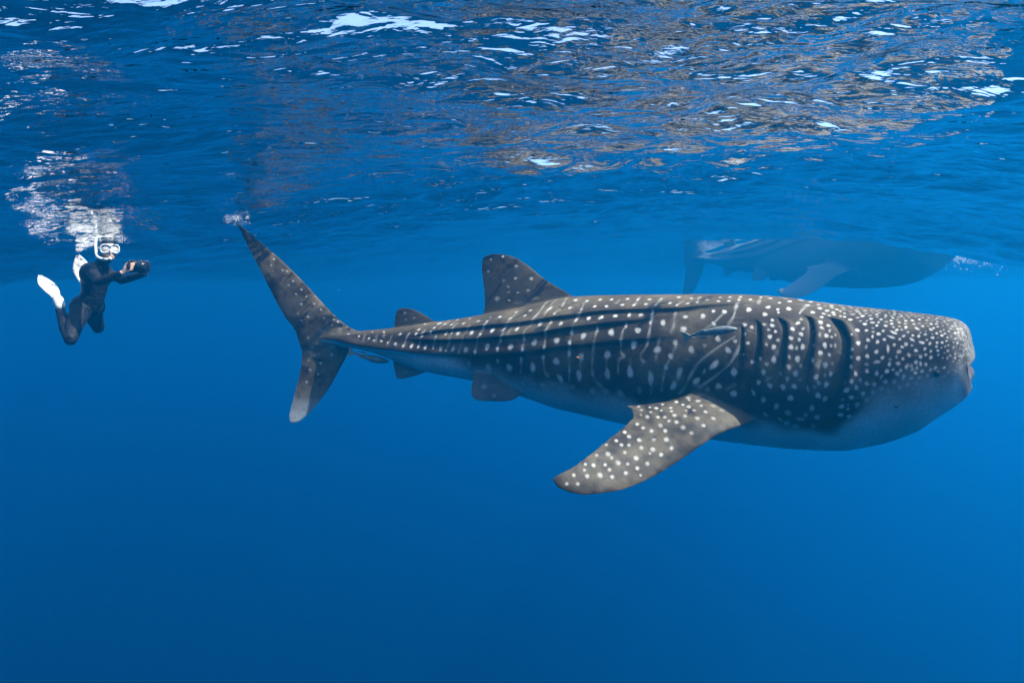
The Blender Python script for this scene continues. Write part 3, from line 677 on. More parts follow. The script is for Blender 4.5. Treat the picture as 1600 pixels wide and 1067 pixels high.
def skin_material(name, rough=.55, bump=.35, flat=0.0):
    m, N, L = new_mat(name)
    out = N.new('ShaderNodeOutputMaterial'); b = N.new('ShaderNodeBsdfPrincipled')
    at = N.new('ShaderNodeVertexColor'); at.layer_name = 'pattern'
    tc = N.new('ShaderNodeTexCoord')
    n1 = N.new('ShaderNodeTexNoise'); n1.inputs['Scale'].default_value = 60; n1.inputs['Detail'].default_value = 5
    L.new(tc.outputs['Object'], n1.inputs['Vector'])
    mr = N.new('ShaderNodeMapRange'); mr.inputs['From Min'].default_value = .3; mr.inputs['From Max'].default_value = .7
    mr.inputs['To Min'].default_value = .80; mr.inputs['To Max'].default_value = 1.2
    L.new(n1.outputs['Fac'], mr.inputs['Value'])
    sc = N.new('ShaderNodeVectorMath'); sc.operation = 'SCALE'
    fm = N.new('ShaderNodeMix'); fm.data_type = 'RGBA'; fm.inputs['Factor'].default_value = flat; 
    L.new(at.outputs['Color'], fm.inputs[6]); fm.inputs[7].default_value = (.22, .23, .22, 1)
    L.new(fm.outputs[2], sc.inputs[0]); L.new(mr.outputs[0], sc.inputs['Scale'])
    L.new(sc.outputs[0], b.inputs['Base Color'])
    b.inputs['Roughness'].default_value = rough; b.inputs['Specular IOR Level'].default_value = .12
    bp = N.new('ShaderNodeBump'); bp.inputs['Strength'].default_value = bump; bp.inputs['Distance'].default_value = .004
    L.new(n1.outputs['Fac'], bp.inputs['Height']); L.new(bp.outputs[0], b.inputs['Normal'])
    L.new(b.outputs[0], out.inputs['Surface'])
    return m

def fin_part(name, quality=1.0):
    lead, trail, th, ns, nc = FINS[name]
    ns = int(ns * quality); nc = int(nc * quality)
    rag = {'pectoral': .003, 'caudal_up': .003, 'caudal_low': .003, 'pelvic': .004, 'anal': .004}.get(name, .003)
    V, F, T, M = fin_shell(lead, trail, th, ns, nc, rag=rag, seed=len(name), root_flare={'pectoral': 1.0, 'dorsal': 2.0, 'caudal_low': 1.0}.get(name, 1.7))
    a, b = resample(lead, ns), resample(trail, ns)
    # each vertex's place along the span and across the chord
    m = (len(V) - 2) // ns
    s = np.concatenate([np.repeat(np.linspace(0, 1, ns), m), [0, 1]])
    cc = (1 - np.cos(np.linspace(0, math.pi, nc))) / 2
    ch = np.concatenate([np.tile(np.concatenate([cc, cc[-2:0:-1]]), ns), [.5, .5]])
    nz = vnoise(V, 6.0, 31) * .6 + vnoise(V, 25.0, 32) * .4
    base = DARK + (BROWN - DARK) * np.clip(.2 + 1.1 * (nz - .35) / .4, 0, 1)[:, None]
    if name == 'pectoral':
        base = base * .7
        base = base + (DARK - base) * (.85 * (1 - smooth(.10, .32, s)))[:, None]
        base = base + (np.array([.30, .29, .27]) - base) * (np.exp(-((ch - .10) / .09) ** 2) * np.exp(-((s - .16) / .13) ** 2) * .35)[:, None]
        base = base * (1 - .45 * (smooth(.75, 1.0, s)))[:, None]
    if name == 'caudal_low':
        base = base * 1.15
        pale = smooth(.62, .98, s + .15 * (nz - .5))
        base = base + (np.array([.40, .42, .41]) - base) * (pale * .8)[:, None]
    if name == 'caudal_up':
        base = base * (1.15 - .35 * smooth(.6, 1.0, s))[:, None]
    if name in ('dorsal', 'dorsal2'):
        base = base * .45
    pat = np.zeros(len(V))
    for rec in FIN_SPOTS[name].split():
        i, j, r = map(int, rec.split(','))
        i = i / 1000 * (ns - 1); i0 = int(min(i, ns - 2)); f = i - i0
        A = a[i0] * (1 - f) + a[i0 + 1] * f; B = b[i0] * (1 - f) + b[i0 + 1] * f
        d = np.linalg.norm(M - (A + (B - A) * j / 1000), axis=1)
        pat = np.maximum(pat, (1 - smooth(.45, 1.35, d / max(r / 1000 * .8, .009))))
    pat *= .78 + .4 * vnoise(V, 55.0, 33)
    pat *= {'dorsal': .7, 'dorsal2': .5, 'anal': .4, 'pelvic': .6}.get(name, {'caudal_up': .9, 'caudal_low': .9}.get(name, .6))
    pat = pat * (.55 + .75 * vnoise(V, 16.0, 35))
    pat = pat * (1 - .6 * np.exp(-(s / .05) ** 2))
    c = base + (PALE - base) * np.clip(pat, 0, 1)[:, None]
    if name in ('anal', 'pelvic'):
        c = c * .8 + BELLYC * .2
    if name == 'pectoral':                                      # nicks and dark scabs at the tip
        for q, r in (((890, 735), .012), ((884, 738), .009), ((868, 746), .012)):
            d = np.linalg.norm(V - P(q[0], q[1], 3.99), axis=1)
            c = c * (1 - .9 * (1 - smooth(.6, 1.2, d / r)))[:, None]
    return V, F, T, c

def mirror_fin(name, depth_shift=0.0, lift=0.0):
    """the fin of the far side: reflected in the animal's middle plane"""
    V, F, T, c = fin_part(name, .5)
    mid = {'pectoral': 1150.0, 'pelvic': 790.0}[name]
    X, Y, tx, ty, lx, ly = [float(q) for q in frame(np.array(mid))]
    r = V - np.array([X, Y, 0.0])
    l = r[:, 0] * lx + r[:, 1] * ly
    V = V.copy()
    V[:, 0] -= 2 * l * lx; V[:, 1] -= 2 * l * ly
    root = V[:, 2].max()
    V[:, 2] = root + (V[:, 2] - root) * (1 - lift)
    return V, F[:, ::-1].copy(), [t[::-1] for t in T], c

def fillet(me, hops=13, rounds=45):
    """soften the seams where fins leave the body, in shape and in colour"""
    n = len(me.vertices)
    co = np.empty(n * 3, np.float32); me.vertices.foreach_get('co', co); co = co.reshape(-1, 3).astype(np.float64)
    ca = me.color_attributes['pattern']
    c4 = np.empty(n * 4, np.float32); ca.data.foreach_get('color', c4); c4 = c4.reshape(-1, 4).astype(np.float64)
    ed = np.empty(len(me.edges) * 2, np.int32); me.edges.foreach_get('vertices', ed); ed = ed.reshape(-1, 2)
    # the cut makes new points without colour: fill them from their neighbours
    bad = c4[:, :3].min(1) > .98
    a = c4[:, 3].copy()
    seamv = bad.copy()
    for _ in range(6):
        if not bad.any(): break
        i, j = ed[:, 0], ed[:, 1]
        w1 = np.where(bad[j], 0.0, 1.0); w2 = np.where(bad[i], 0.0, 1.0)
        cn = np.bincount(i, w1, n) + np.bincount(j, w2, n)
        for q in range(3):
            s = np.bincount(i, w1 * c4[j, q], n) + np.bincount(j, w2 * c4[i, q], n)
            c4[:, q] = np.where(bad & (cn > 0), s / np.maximum(cn, 1), c4[:, q])
        bad = bad & (cn == 0)
    seam = (np.abs(a[ed[:, 0]] - a[ed[:, 1]]) > .02) | seamv[ed].any(1)
    hop = np.full(n, 99); hop[ed[seam].ravel()] = 0
    for h in range(1, hops + 1):
        m = np.minimum(hop[ed[:, 0]], hop[ed[:, 1]]) == h - 1
        v = ed[m].ravel(); v = v[hop[v] > h]; hop[v] = h
    sel = hop <= hops
    e = ed[sel[ed[:, 0]] & sel[ed[:, 1]]]
    cnt = np.bincount(e.ravel(), minlength=n).astype(float); cnt[cnt == 0] = 1
    w = (np.clip(1 - hop / hops, 0, 1) * .6)[:, None]
    i, j = e[:, 0], e[:, 1]
    for r in range(rounds):
        for arr, k in ((co, 3), (c4, 3)):
            if arr is c4 and r > 12: continue
            for q in range(k):
                s = np.bincount(i, arr[j, q], n) + np.bincount(j, arr[i, q], n)
                arr[:, q] += np.where(sel, w[:, 0] * (s / cnt - arr[:, q]), 0)
    me.vertices.foreach_set('co', co.astype(np.float32).ravel())
    ca.data.foreach_set('color', c4.astype(np.float32).ravel())
    me.update()

def union(parts, name):
    """body and fins grown into one continuous skin"""
    objs = []
    for q, part in enumerate(parts):
        me = mesh_from(part, 0.0 if q == 0 else 1.0); fix_normals(me)
        o = bpy.data.objects.new('shell', me); COL.objects.link(o); objs.append(o)
    base = objs[0]
    for o in objs[1:]:
        md = base.modifiers.new('u', 'BOOLEAN'); md.operation = 'UNION'; md.object = o
        try: md.solver = 'MANIFOLD'
        except Exception: md.solver = 'EXACT'
    dg = bpy.context.evaluated_depsgraph_get()
    me = bpy.data.meshes.new_from_object(base.evaluated_get(dg), preserve_all_data_layers=True, depsgraph=dg)
    good = len(me.vertices) > len(base.data.vertices) * 1.01 and 'pattern' in me.color_attributes
    print('union', len(base.data.vertices), '->', len(me.vertices), good, [a.name for a in me.color_attributes])
    if not good:
        me = mesh_from(sum(parts, [])); fix_normals(me)
    else:
        fillet(me)
    for o in objs:
        bpy.data.objects.remove(o)
    me.name = name
    me.polygons.foreach_set('use_smooth', np.ones(len(me.polygons), bool))
    return me

SKIN = skin_material('whale_shark_skin')

def build_whale_shark():
    fins = [fin_part(n) for n in FINS if n != 'caudal_low'] + [mirror_fin('pectoral', lift=.75), mirror_fin('pelvic')]
    me = union([[build_body()], fins, [fin_part('caudal_low')]], 'whale_shark')
    me.materials.clear(); me.materials.append(SKIN)
    base = P(1050, 690, 5.2)
    root = empty('whale_shark', base)
    tag(root, 'large spotted whale shark in front, swimming right with its pectoral fin lowered', 'shark', group='whale sharks')
    o = bpy.data.objects.new('body', me); COL.objects.link(o)
    o.parent = root; o.location = -Vector(base)
    # eyes
    global EYE_MAT
    em = EYE_MAT = simple_mat('eye_black', (.008, .008, .009), .5, .1)
    for side in (1, -1):
        c = body_raw(np.array([EYE[0] - 0.0]), np.array([EYE[1]]), float(side))[0]
        me = bpy.data.meshes.new('eye'); bm = bmesh.new()
        bmesh.ops.create_uvsphere(bm, u_segments=16, v_segments=10, radius=.019)
        bm.to_mesh(me); bm.free(); me.materials.append(em)
        me.polygons.foreach_set('use_smooth', np.ones(len(me.polygons), bool))
        e = bpy.data.objects.new('eye', me); COL.objects.link(e); e.parent = root
        e.location = Vector(c) - Vector(base); e.scale = (1, .75, 1.0)
    return root

SHARK = build_whale_shark()
# ------------------------------------------------------------------ the second whale shark, further off at the surface
def build_far_shark():
    """same animal, coarser, fins held flatter; too far off for its spots to show"""
    def flat_pectoral():
        V, F, T, c = fin_part('pectoral', .45)
        X, Y, tx, ty, lx, ly = [float(q) for q in frame(np.array(1150.0))]
        V = V.copy(); l = (V[:, 0] - X) * lx + (V[:, 1] - Y) * ly
        k = .45 * np.maximum(l - .40, 0)
        V[:, 0] -= k * lx; V[:, 1] -= k * ly
        return V, F, T, c
    fins = [fin_part(n, .45) for n in FINS if n not in ('caudal_low', 'pectoral')] + [flat_pectoral(), mirror_fin('pectoral', lift=.75), mirror_fin('pelvic')]
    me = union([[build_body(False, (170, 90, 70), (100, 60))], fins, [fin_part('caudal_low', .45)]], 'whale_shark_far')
    me.materials.clear(); me.materials.append(skin_material('whale_shark_skin_hazed', flat=.9))  # paler, evened-out skin: the haze of the water put into its colour
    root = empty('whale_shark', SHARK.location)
    o = bpy.data.objects.new('body', me); COL.objects.link(o); o.parent = root; o.location = -SHARK.location
    for ch in SHARK.children:
        if ch.name.startswith('eye'):
            e = ch.copy(); COL.objects.link(e); e.parent = root
    return root

far = build_far_shark()
tag(far, 'distant hazy whale shark, its back touching the water surface', 'shark', group='whale sharks')
_c0 = Vector((0.4, 5.4, -0.55))                    # middle of the near animal
_rot = Matrix.Rotation(math.radians(-42), 4, 'Z') @ Matrix.Rotation(math.radians(-3.0), 4, 'Y')
_to = Vector((9.9, 23.0, 1.30))
far.matrix_world = Matrix.Translation(_to) @ _rot @ Matrix.Diagonal((1.95, 1.95, 2.25, 1)) @ Matrix.Translation(-_c0) @ Matrix.Translation(SHARK.location)

# ------------------------------------------------------------------ small fishes
def build_fish(name, nose, tail, hgt, wid, mats, up=(0, 0, 1), stripe=False, flip=False):
    nose, tail = Vector(nose), Vector(tail)
    L = (tail - nose).length
    ex = (nose - tail).normalized(); ez = (Vector(up) - ex * ex.dot(Vector(up))).normalized(); ey = ez.cross(ex)
    root = empty(name, (nose + tail) / 2)
    root.matrix_world = Matrix((ex, ey, ez)).transposed().to_4x4()
    root.location = (nose + tail) / 2
    t = np.linspace(0, 1, 34)
    h = pchip([0, .06, .18, .38, .60, .80, .90, 1.0], [.10, .45, .85, 1.0, .72, .32, .24, .30], t) * hgt / 2
    w = pchip([0, .06, .18, .38, .60, .80, .90, 1.0], [.15, .60, .95, 1.0, .65, .25, .12, .06], t) * wid / 2
    a = np.linspace(0, 2 * math.pi, 25)[:-1]
    x = L / 2 - t * L * .86
    sag = .06 * L * np.sin(t * 3.0) * (-1 if flip else 1) * .4
    V = np.stack([np.repeat(x[:, None], 24, 1), w[:, None] * np.sin(a)[None], h[:, None] * np.cos(a)[None] + sag[:, None]], -1)
    Vf = V.reshape(-1, 3); F = grid_faces(34, 24, wrap=True)
    o = mesh_obj('body', np.vstack([Vf, [[L / 2 + .004 * L, 0, sag[0]]]]), np.vstack([F, np.stack([np.arange(24), (np.arange(24) + 1) % 24, np.full(24, len(Vf)), np.full(24, len(Vf))], -1)[:0]]), mats[0], root)
    def blade(nm, pts, th=.004):
        n = len(pts); vs = [(p[0] * L, th * L * 2, p[1] * L) for p in pts] + [(p[0] * L, -th * L * 2, p[1] * L) for p in pts]
        fs = [tuple(range(n)), tuple(range(2 * n - 1, n - 1, -1))] + [(i, i + n, (i + 1) % n + n, (i + 1) % n) for i in range(n)]
        return mesh_obj(nm, vs, fs, mats[1], root, smooth_shade=False)
    s1 = sag[-1] / L; hh = hgt / L
    blade('tail_fin', [(-.34, s1 + .02), (-.42, s1 + .09), (-.51, s1 + .14), (-.47, s1 + .03), (-.465, s1), (-.48, s1 - .05), (-.52, s1 - .13), (-.42, s1 - .07), (-.34, s1 - .02)])
    blade('dorsal_fin', [(-.02, hh * .36), (-.10, hh * .62), (-.18, hh * .48), (-.32, hh * .20), (-.20, hh * .22)])
    blade('anal_fin', [(-.04, -hh * .30), (-.12, -hh * .58), (-.18, -hh * .42), (-.32, -hh * .12), (-.20, -hh * .16)])
    for s in (1, -1):
        f = blade('pectoral_fin', [(.20, -.01), (.10, -.09), (.05, -.12), (.08, -.05), (.12, -.005)])
        f.rotation_euler.x = s * -.5; f.location.y = s * wid * .42
    for s in (1, -1):
        me = bpy.data.meshes.new('eye'); bm = bmesh.new(); bmesh.ops.create_uvsphere(bm, u_segments=8, v_segments=6, radius=.012 * L); bm.to_mesh(me); bm.free()
        me.materials.append(EYE_MAT)
        e = bpy.data.objects.new('eye', me); COL.objects.link(e); e.parent = root
        e.location = (L * .42, s * wid * .27, .004 * L)
    return root

REM = simple_mat('remora_skin', (.12, .14, .15), .4, .3, .35, 30)
REMF = simple_mat('remora_fin', (.26, .27, .23), .5, .2, .2, 40)
r1 = build_fish('remora', P(1152, 513.5, 4.545), P(1066, 528, 4.70), .062, .055, (REM, REMF), up=(0.1, -.35, 1))
tag(r1, 'grey remora clinging along the near shark flank behind its gills', 'fish', group='remoras')
REM2 = simple_mat('remora_skin_brown', (.16, .20, .17), .45, .3, .5, 14)
r2 = build_fish('remora', P(608, 565, 5.98), P(543, 549, 6.02), .066, .055, (REM2, REMF), up=(0, 0, 1), flip=True)
tag(r2, 'pale remora swimming under the near shark tail stalk', 'fish', group='remoras')
ORG = simple_mat('orange_skin', (.30, .12, .03), .4, .3, .2, 60)
r3 = build_fish('fish', P(900, 558.5, 5.075), P(907, 559, 5.085), .014, .010, (ORG, ORG))
tag(r3, 'tiny orange fish hovering beside a white spot on the near shark', 'fish')
# ------------------------------------------------------------------ the snorkeller
def capsule_chain(bm, pts, rads, seg=14, sub=5):
    """a tapered limb through joints, closed at both ends"""
    pts = np.array(pts, float); rads = np.array(rads, float)
    d = np.concatenate([[0], np.cumsum(np.linalg.norm(np.diff(pts, axis=0), axis=1))])
    t = np.linspace(0, d[-1], sub * (len(pts) - 1) + 1)
    c = np.stack([pchip(d, pts[:, k], t) for k in range(3)], 1) if len(pts) > 2 else pts[0] + (pts[1] - pts[0]) * (t / d[-1])[:, None]
    r = np.interp(t, d, rads)
    tg = np.gradient(c, axis=0); tg /= np.linalg.norm(tg, axis=1, keepdims=True)
    # round caps
    cs, rs, ts = [], [], []
    for a in (80, 55, 28):
        cs.append(c[0] - tg[0] * r[0] * math.sin(math.radians(a))); rs.append(r[0] * math.cos(math.radians(a))); ts.append(tg[0])
    cs += list(c); rs += list(r); ts += list(tg)
    for a in (28, 55, 80):
        cs.append(c[-1] + tg[-1] * r[-1] * math.sin(math.radians(a))); rs.append(r[-1] * math.cos(math.radians(a))); ts.append(tg[-1])
    u = np.cross(ts[0], [0.31, .7, .64]); u /= np.linalg.norm(u)
    rings = []
    for cc, rr, tt in zip(cs, rs, ts):
        u = u - tt * np.dot(u, tt); u /= np.linalg.norm(u); v = np.cross(tt, u)
        rings.append([bm.verts.new(cc + rr * (u * math.cos(q) + v * math.sin(q))) for q in np.linspace(0, 2 * math.pi, seg + 1)[:-1]])
    for a, b in zip(rings[:-1], rings[1:]):
        for i in range(seg):
            bm.faces.new((a[i], a[(i + 1) % seg], b[(i + 1) % seg], b[i]))
    bm.faces.new(rings[0][::-1]); bm.faces.new(rings[-1])

def ball(bm, c, axes, R=None, seg=18):
    M = Matrix.Translation(Vector(c)) @ ((R.to_4x4() if R is not None else Matrix.Identity(4)) @ Matrix.Diagonal((*axes, 1)))
    bmesh.ops.create_uvsphere(bm, u_segments=seg, v_segments=seg // 2 + 3, radius=1.0, matrix=M)

def tube_obj(name, pts, rads, mat, parent, seg=12, sub=6):
    bm = bmesh.new(); capsule_chain(bm, pts, rads, seg, sub)
    me = bpy.data.meshes.new(name); bm.to_mesh(me); bm.free()
    me.polygons.foreach_set('use_smooth', np.ones(len(me.polygons), bool)); me.materials.append(mat)
    o = bpy.data.objects.new(name, me); COL.objects.link(o); o.parent = parent
    return o

D0 = Vector(P(138, 480, 6.8))                           # the hips

def build_diver():
    root = empty('person', D0)
    tag(root, 'snorkeller in a black wetsuit and white mask aiming a camera at the shark', 'person')
    J = {}
    J['pelvis'] = P(137, 478, 6.82); J['waist'] = P(146, 459, 6.80); J['chest'] = P(150, 434, 6.78); J['neck'] = P(158, 412, 6.76)
    fwd = Vector((.62, -.78, -.06)).normalized()         # the way the face looks
    side = fwd.cross(Vector((0, 0, 1))).normalized(); upv = side.cross(fwd).normalized()
    head = Vector(P(170, 391, 6.76))
    bm = bmesh.new()
    # trunk
    capsule_chain(bm, [J['pelvis'], J['waist'], J['chest'], J['neck']], [.125, .112, .135, .062], 20)
    ball(bm, J['chest'] + np.array([-.01, .07, .03]), (.12, .16, .14)); ball(bm, J['chest'] + np.array([.0, -.06, .045]), (.12, .12, .12))
    ball(bm, J['pelvis'] + np.array([-.03, -.05, -.01]), (.115, .115, .12)); ball(bm, J['pelvis'] + np.array([.02, .06, -.01]), (.11, .115, .12))
    # neck and head
    capsule_chain(bm, [J['neck'], np.array(head) - np.array(fwd) * .02 + np.array([0, 0, -.06])], [.062, .058])
    R = Matrix((side, fwd, upv)).transposed()
    ball(bm, head, (.078, .098, .118), R); ball(bm, head + fwd * .045 - upv * .055, (.055, .058, .065), R)
    ball(bm, head + fwd * .10 - upv * .012, (.014, .02, .022), R)
    # legs
    hipN = P(126, 487, 6.72); kneeN = P(110.5, 530, 6.46); ankN = P(93, 482, 6.74)
    capsule_chain(bm, [hipN, (hipN + kneeN) / 2 + np.array([-.005, -.01, 0]), kneeN], [.100, .082, .062])
    capsule_chain(bm, [kneeN, kneeN * .62 + ankN * .38 + np.array([-.012, .012, 0]), ankN], [.060, .061, .040])
    hipF = P(144, 486, 6.92); kneeF = P(153.5, 512, 7.08); ankF = P(139, 462, 7.16)
    capsule_chain(bm, [hipF, (hipF + kneeF) / 2, kneeF], [.096, .080, .062])
    capsule_chain(bm, [kneeF, kneeF * .62 + ankF * .38, ankF], [.060, .058, .040])
    # arms
    shN = P(142, 420, 6.62); elN = P(154, 440, 6.44); wrN = P(189, 427, 6.40)
    capsule_chain(bm, [shN, (shN + elN) / 2, elN], [.060, .050, .043]); capsule_chain(bm, [elN, (elN + wrN) / 2 + np.array([0, 0, -.008]), wrN], [.043, .042, .029])
    shF = P(160, 421, 6.94); elF = P(190, 438, 6.86); wrF = P(226, 428, 6.66)
    capsule_chain(bm, [shF, (shF + elF) / 2, elF], [.058, .050, .043]); capsule_chain(bm, [elF, (elF + wrF) / 2, wrF], [.043, .041, .029])
    # hands closed on the camera: palm, four fingers bent round the grip and the thumb from the side of the palm
    cam_c = Vector(P(218, 417, 6.47))
    def hand(wr, grip, back, curl, spread):
        wr, grip, back, curl, spread = [Vector(q) for q in (wr, grip, back, curl, spread)]
        d = (grip - wr).normalized()
        palm = wr + d * .055
        Rm = Matrix((spread.normalized(), d, spread.normalized().cross(d))).transposed()
        ball(bm, palm, (.044, .055, .020), Rm, 12)
        for k, ln in enumerate((.070, .080, .074, .058)):
            b = wr + d * .085 + spread.normalized() * (.030 - .020 * k)
            p1 = b + d * ln * .42 + curl.normalized() * ln * .12; p2 = p1 + (d * .45 + curl.normalized() * .75).normalized() * ln * .36; p3 = p2 + (curl.normalized() - d * .25).normalized() * ln * .30
            capsule_chain(bm, [b, p1, p2, p3], [.0118, .0112, .0105, .0092], 8, 3)
        tb = wr + d * .035 + spread.normalized() * .034
        capsule_chain(bm, [tb, tb + d * .030 + spread.normalized() * .026 + curl.normalized() * .008, tb + d * .060 + spread.normalized() * .030 + curl.normalized() * .022], [.0125, .0115, .0095], 8, 3)
    hand(wrN, P(208, 414, 6.40), None or (0, 0, 1), (.25, .95, 0), (0, .1, 1))
    hand(wrF, P(235, 417, 6.52), (0, 0, 1), (-.85, -.3, .1), (.1, -.1, 1))
    me = bpy.data.meshes.new('body'); bmesh.ops.recalc_face_normals(bm, faces=bm.faces); bm.to_mesh(me); bm.free()
    o = bpy.data.objects.new('body', me); COL.objects.link(o)
    md = o.modifiers.new('r', 'REMESH'); md.mode = 'VOXEL'; md.voxel_size = .0062
    # folds of the neoprene at the waist, elbows and knees
    tx_ = bpy.data.textures.new('folds', 'CLOUDS'); tx_.noise_scale = .045
    mdd = o.modifiers.new('d', 'DISPLACE'); mdd.texture = tx_; mdd.strength = .010; mdd.mid_level = .5; mdd.texture_coords = 'LOCAL'
    ms = o.modifiers.new('s', 'SMOOTH'); ms.factor = .5; ms.iterations = 3
    dg = bpy.context.evaluated_depsgraph_get()
    m2 = bpy.data.meshes.new_from_object(o.evaluated_get(dg), depsgraph=dg)
    bpy.data.objects.remove(o)
    n = len(m2.vertices); co = np.empty(n * 3, np.float32); m2.vertices.foreach_get('co', co); co = co.reshape(-1, 3).astype(float)
    suit = np.array([.010, .011, .013]); skin = np.array([.46, .29, .21])
    c = np.tile(suit, (n, 1)) * (.6 + .8 * vnoise(co * np.array([1, 1, 2.5]), 14.0, 41))[:, None]
    rel = co - np.array(head)
    f = rel @ np.array(fwd); u = rel @ np.array(upv); s = rel @ np.array(side)
    face = (f > .015) & (np.hypot(f, s) < .14) & (u > -.115) & (u < .055) & (np.abs(s) < .068)
    c[face] = skin
    for wr, g in ((wrN, P(208, 414, 6.40)), (wrF, P(235, 417, 6.52))):
        d = (np.array(g) - wr); d /= np.linalg.norm(d)
        q = co - wr
        c[((q @ d) > .012) & (np.linalg.norm(q, axis=1) < .19) & (np.linalg.norm(co - np.array(wr) - d * .09, axis=1) < .125)] = skin
    ca = m2.color_attributes.new('pattern', 'FLOAT_COLOR', 'POINT')
    c4 = np.ones((n, 4), np.float32); c4[:, :3] = c; ca.data.foreach_set('color', c4.ravel())
    m2.materials.clear(); m2.materials.append(skin_material('neoprene_and_skin', .6, .8))
    m2.polygons.foreach_set('use_smooth', np.ones(len(m2.polygons), bool))
    m2.name = 'body'
    b = bpy.data.objects.new('body', m2); COL.objects.link(b); b.parent = root; b.location = -D0
    T = -D0
    hair = simple_mat('hair', (.030, .018, .012), .5, .2, .4, 60, .6, 120)
    bm = bmesh.new(); ball(bm, head - fwd * .012 + upv * .022, (.086, .104, .112), R, 24)
    bmesh.ops.delete(bm, geom=[v for v in bm.verts if (v.co - head).dot(fwd) > .055 - .3 * max(0, (v.co - head).dot(upv) - .06) or (v.co - head).dot(upv) < -.03], context='VERTS')
    me = bpy.data.meshes.new('hair'); bm.to_mesh(me); bm.free(); me.materials.append(hair); me.polygons.foreach_set('use_smooth', np.ones(len(me.polygons), bool))
    h = bpy.data.objects.new('hair', me); COL.objects.link(h); h.parent = root; h.location = T
    # ---- mask: skirt, frame with two lenses, strap
    white = simple_mat('white_silicone', (.60, .62, .62), .35, .4, .05, 20)
    glass = simple_mat('mask_lens', (.10, .13, .14), .05, .8, .1, 8)
    mc = head + fwd * .092 + upv * .016
    def ring(name, cx, rx, ry, r, mat, par, dz=0.0, squash=1.0):
        pts = []
        for q in np.linspace(0, 2 * math.pi, 33)[:-1]:
            x = rx * math.copysign(abs(math.cos(q)) ** .75, math.cos(q)); y = ry * math.copysign(abs(math.sin(q)) ** .75, math.sin(q))
            y *= 1 - .18 * (x / rx) * (1 if cx < 0 else -1) * (1 if math.sin(q) < 0 else .2)
            pts.append(mc + side * (cx + x) + upv * y + fwd * (dz - 2.6 * (cx + x) ** 2))
        vs, n = [], len(pts)
        for i, p in enumerate(pts):
            t = (pts[(i + 1) % n] - pts[i - 1]).normalized(); a = fwd - t * fwd.dot(t); a.normalize(); bb = t.cross(a)
            for k in range(8):
                an = k * math.pi / 4
                vs.append(p + a * r * 1.25 * math.cos(an) + bb * r * math.sin(an) + T)
        fs = [(i * 8 + k, i * 8 + (k + 1) % 8, ((i + 1) % n) * 8 + (k + 1) % 8, ((i + 1) % n) * 8 + k) for i in range(n) for k in range(8)]
        return mesh_obj(name, np.array([tuple(v) for v in vs]), fs, mat, par), [p + T for p in pts]
    mask = empty('mask'); mask.parent = root
    bm = bmesh.new()
    ball(bm, mc - fwd * .030 - upv * .006, (.086, .042, .062), R, 22); ball(bm, mc - fwd * .004 - upv * .034, (.020, .026, .032), R, 14)
    me = bpy.data.meshes.new('skirt'); bm.to_mesh(me); bm.free(); me.materials.append(white); me.polygons.foreach_set('use_smooth', np.ones(len(me.polygons), bool))
    sk = bpy.data.objects.new('skirt', me); COL.objects.link(sk); sk.parent = mask; sk.location = T
    for cx in (-.042, .042):
        fr, pts = ring('lens_frame', cx, .040, .040, .0085, white, mask, .004)
        cpt = sum(pts, Vector()) / len(pts)
        n = len(pts)
        vs = [tuple(p + fwd * .002) for p in pts] + [tuple(p - fwd * .008) for p in pts] + [tuple(cpt + fwd * .004)]
        fs = [(i, (i + 1) % n, 2 * n) for i in range(n)] + [(i, n + i, n + (i + 1) % n, (i + 1) % n) for i in range(n)] + [tuple(range(2 * n - 1, n - 1, -1))]
        mesh_obj('lens', vs, fs, glass, mask)
    st = []
    for q in np.linspace(-2.45, 2.45, 40):
        st.append(head + fwd * (.112 * math.cos(q)) * 1.0 + side * (.093 * math.sin(q)) + upv * (.016 + .006 * math.cos(q)))
    st = [p for p in st if (p - head).dot(fwd) < .075]
    k = len([p for p in st if (p - head).dot(side) < 0])
    vs, fs = [], []
    for half in (st[:k], st[k:]):
        o0 = len(vs)
        for p in half:
            rad = (p - head); rad = (rad - upv * rad.dot(upv)).normalized()
            for a_, b_ in ((-.012, 0), (.012, 0), (.012, .004), (-.012, .004)): vs.append(tuple(p + upv * a_ + rad * b_ + T))
        for i in range(len(half) - 1):
            for q in range(4): fs.append((o0 + i * 4 + q, o0 + i * 4 + (q + 1) % 4, o0 + (i + 1) * 4 + (q + 1) % 4, o0 + (i + 1) * 4 + q))
    mesh_obj('strap', vs, fs, white, mask)
    # ---- snorkel: mouthpiece, curved tube up the cheek
    s0 = head + fwd * .112 - upv * .088
    nl = -side if (-side).x < side.x else side
    snk = empty('snorkel'); snk.parent = root
    near = Vector((-.78, -.60, 0)).normalized()
    path = [s0, s0 - fwd * .012 + near * .045 - upv * .010, head + near * .105 - upv * .070 + fwd * .055, head + near * .118 + upv * .0 + fwd * .018, head + near * .116 + upv * .075 - fwd * .020, head + near * .108 + upv * .145 - fwd * .055]
    tube_obj('tube', [p + T for p in path], [.013, .016, .016, .015, .014, .014], white, snk)
    tube_obj('mouthpiece', [s0 - fwd * .028 + T, s0 + fwd * .004 + T], [.020, .019], white, snk)
    # ---- swim fins
    finm = simple_mat('white_fin_rubber', (.58, .58, .57), .4, .3, .06, 12)
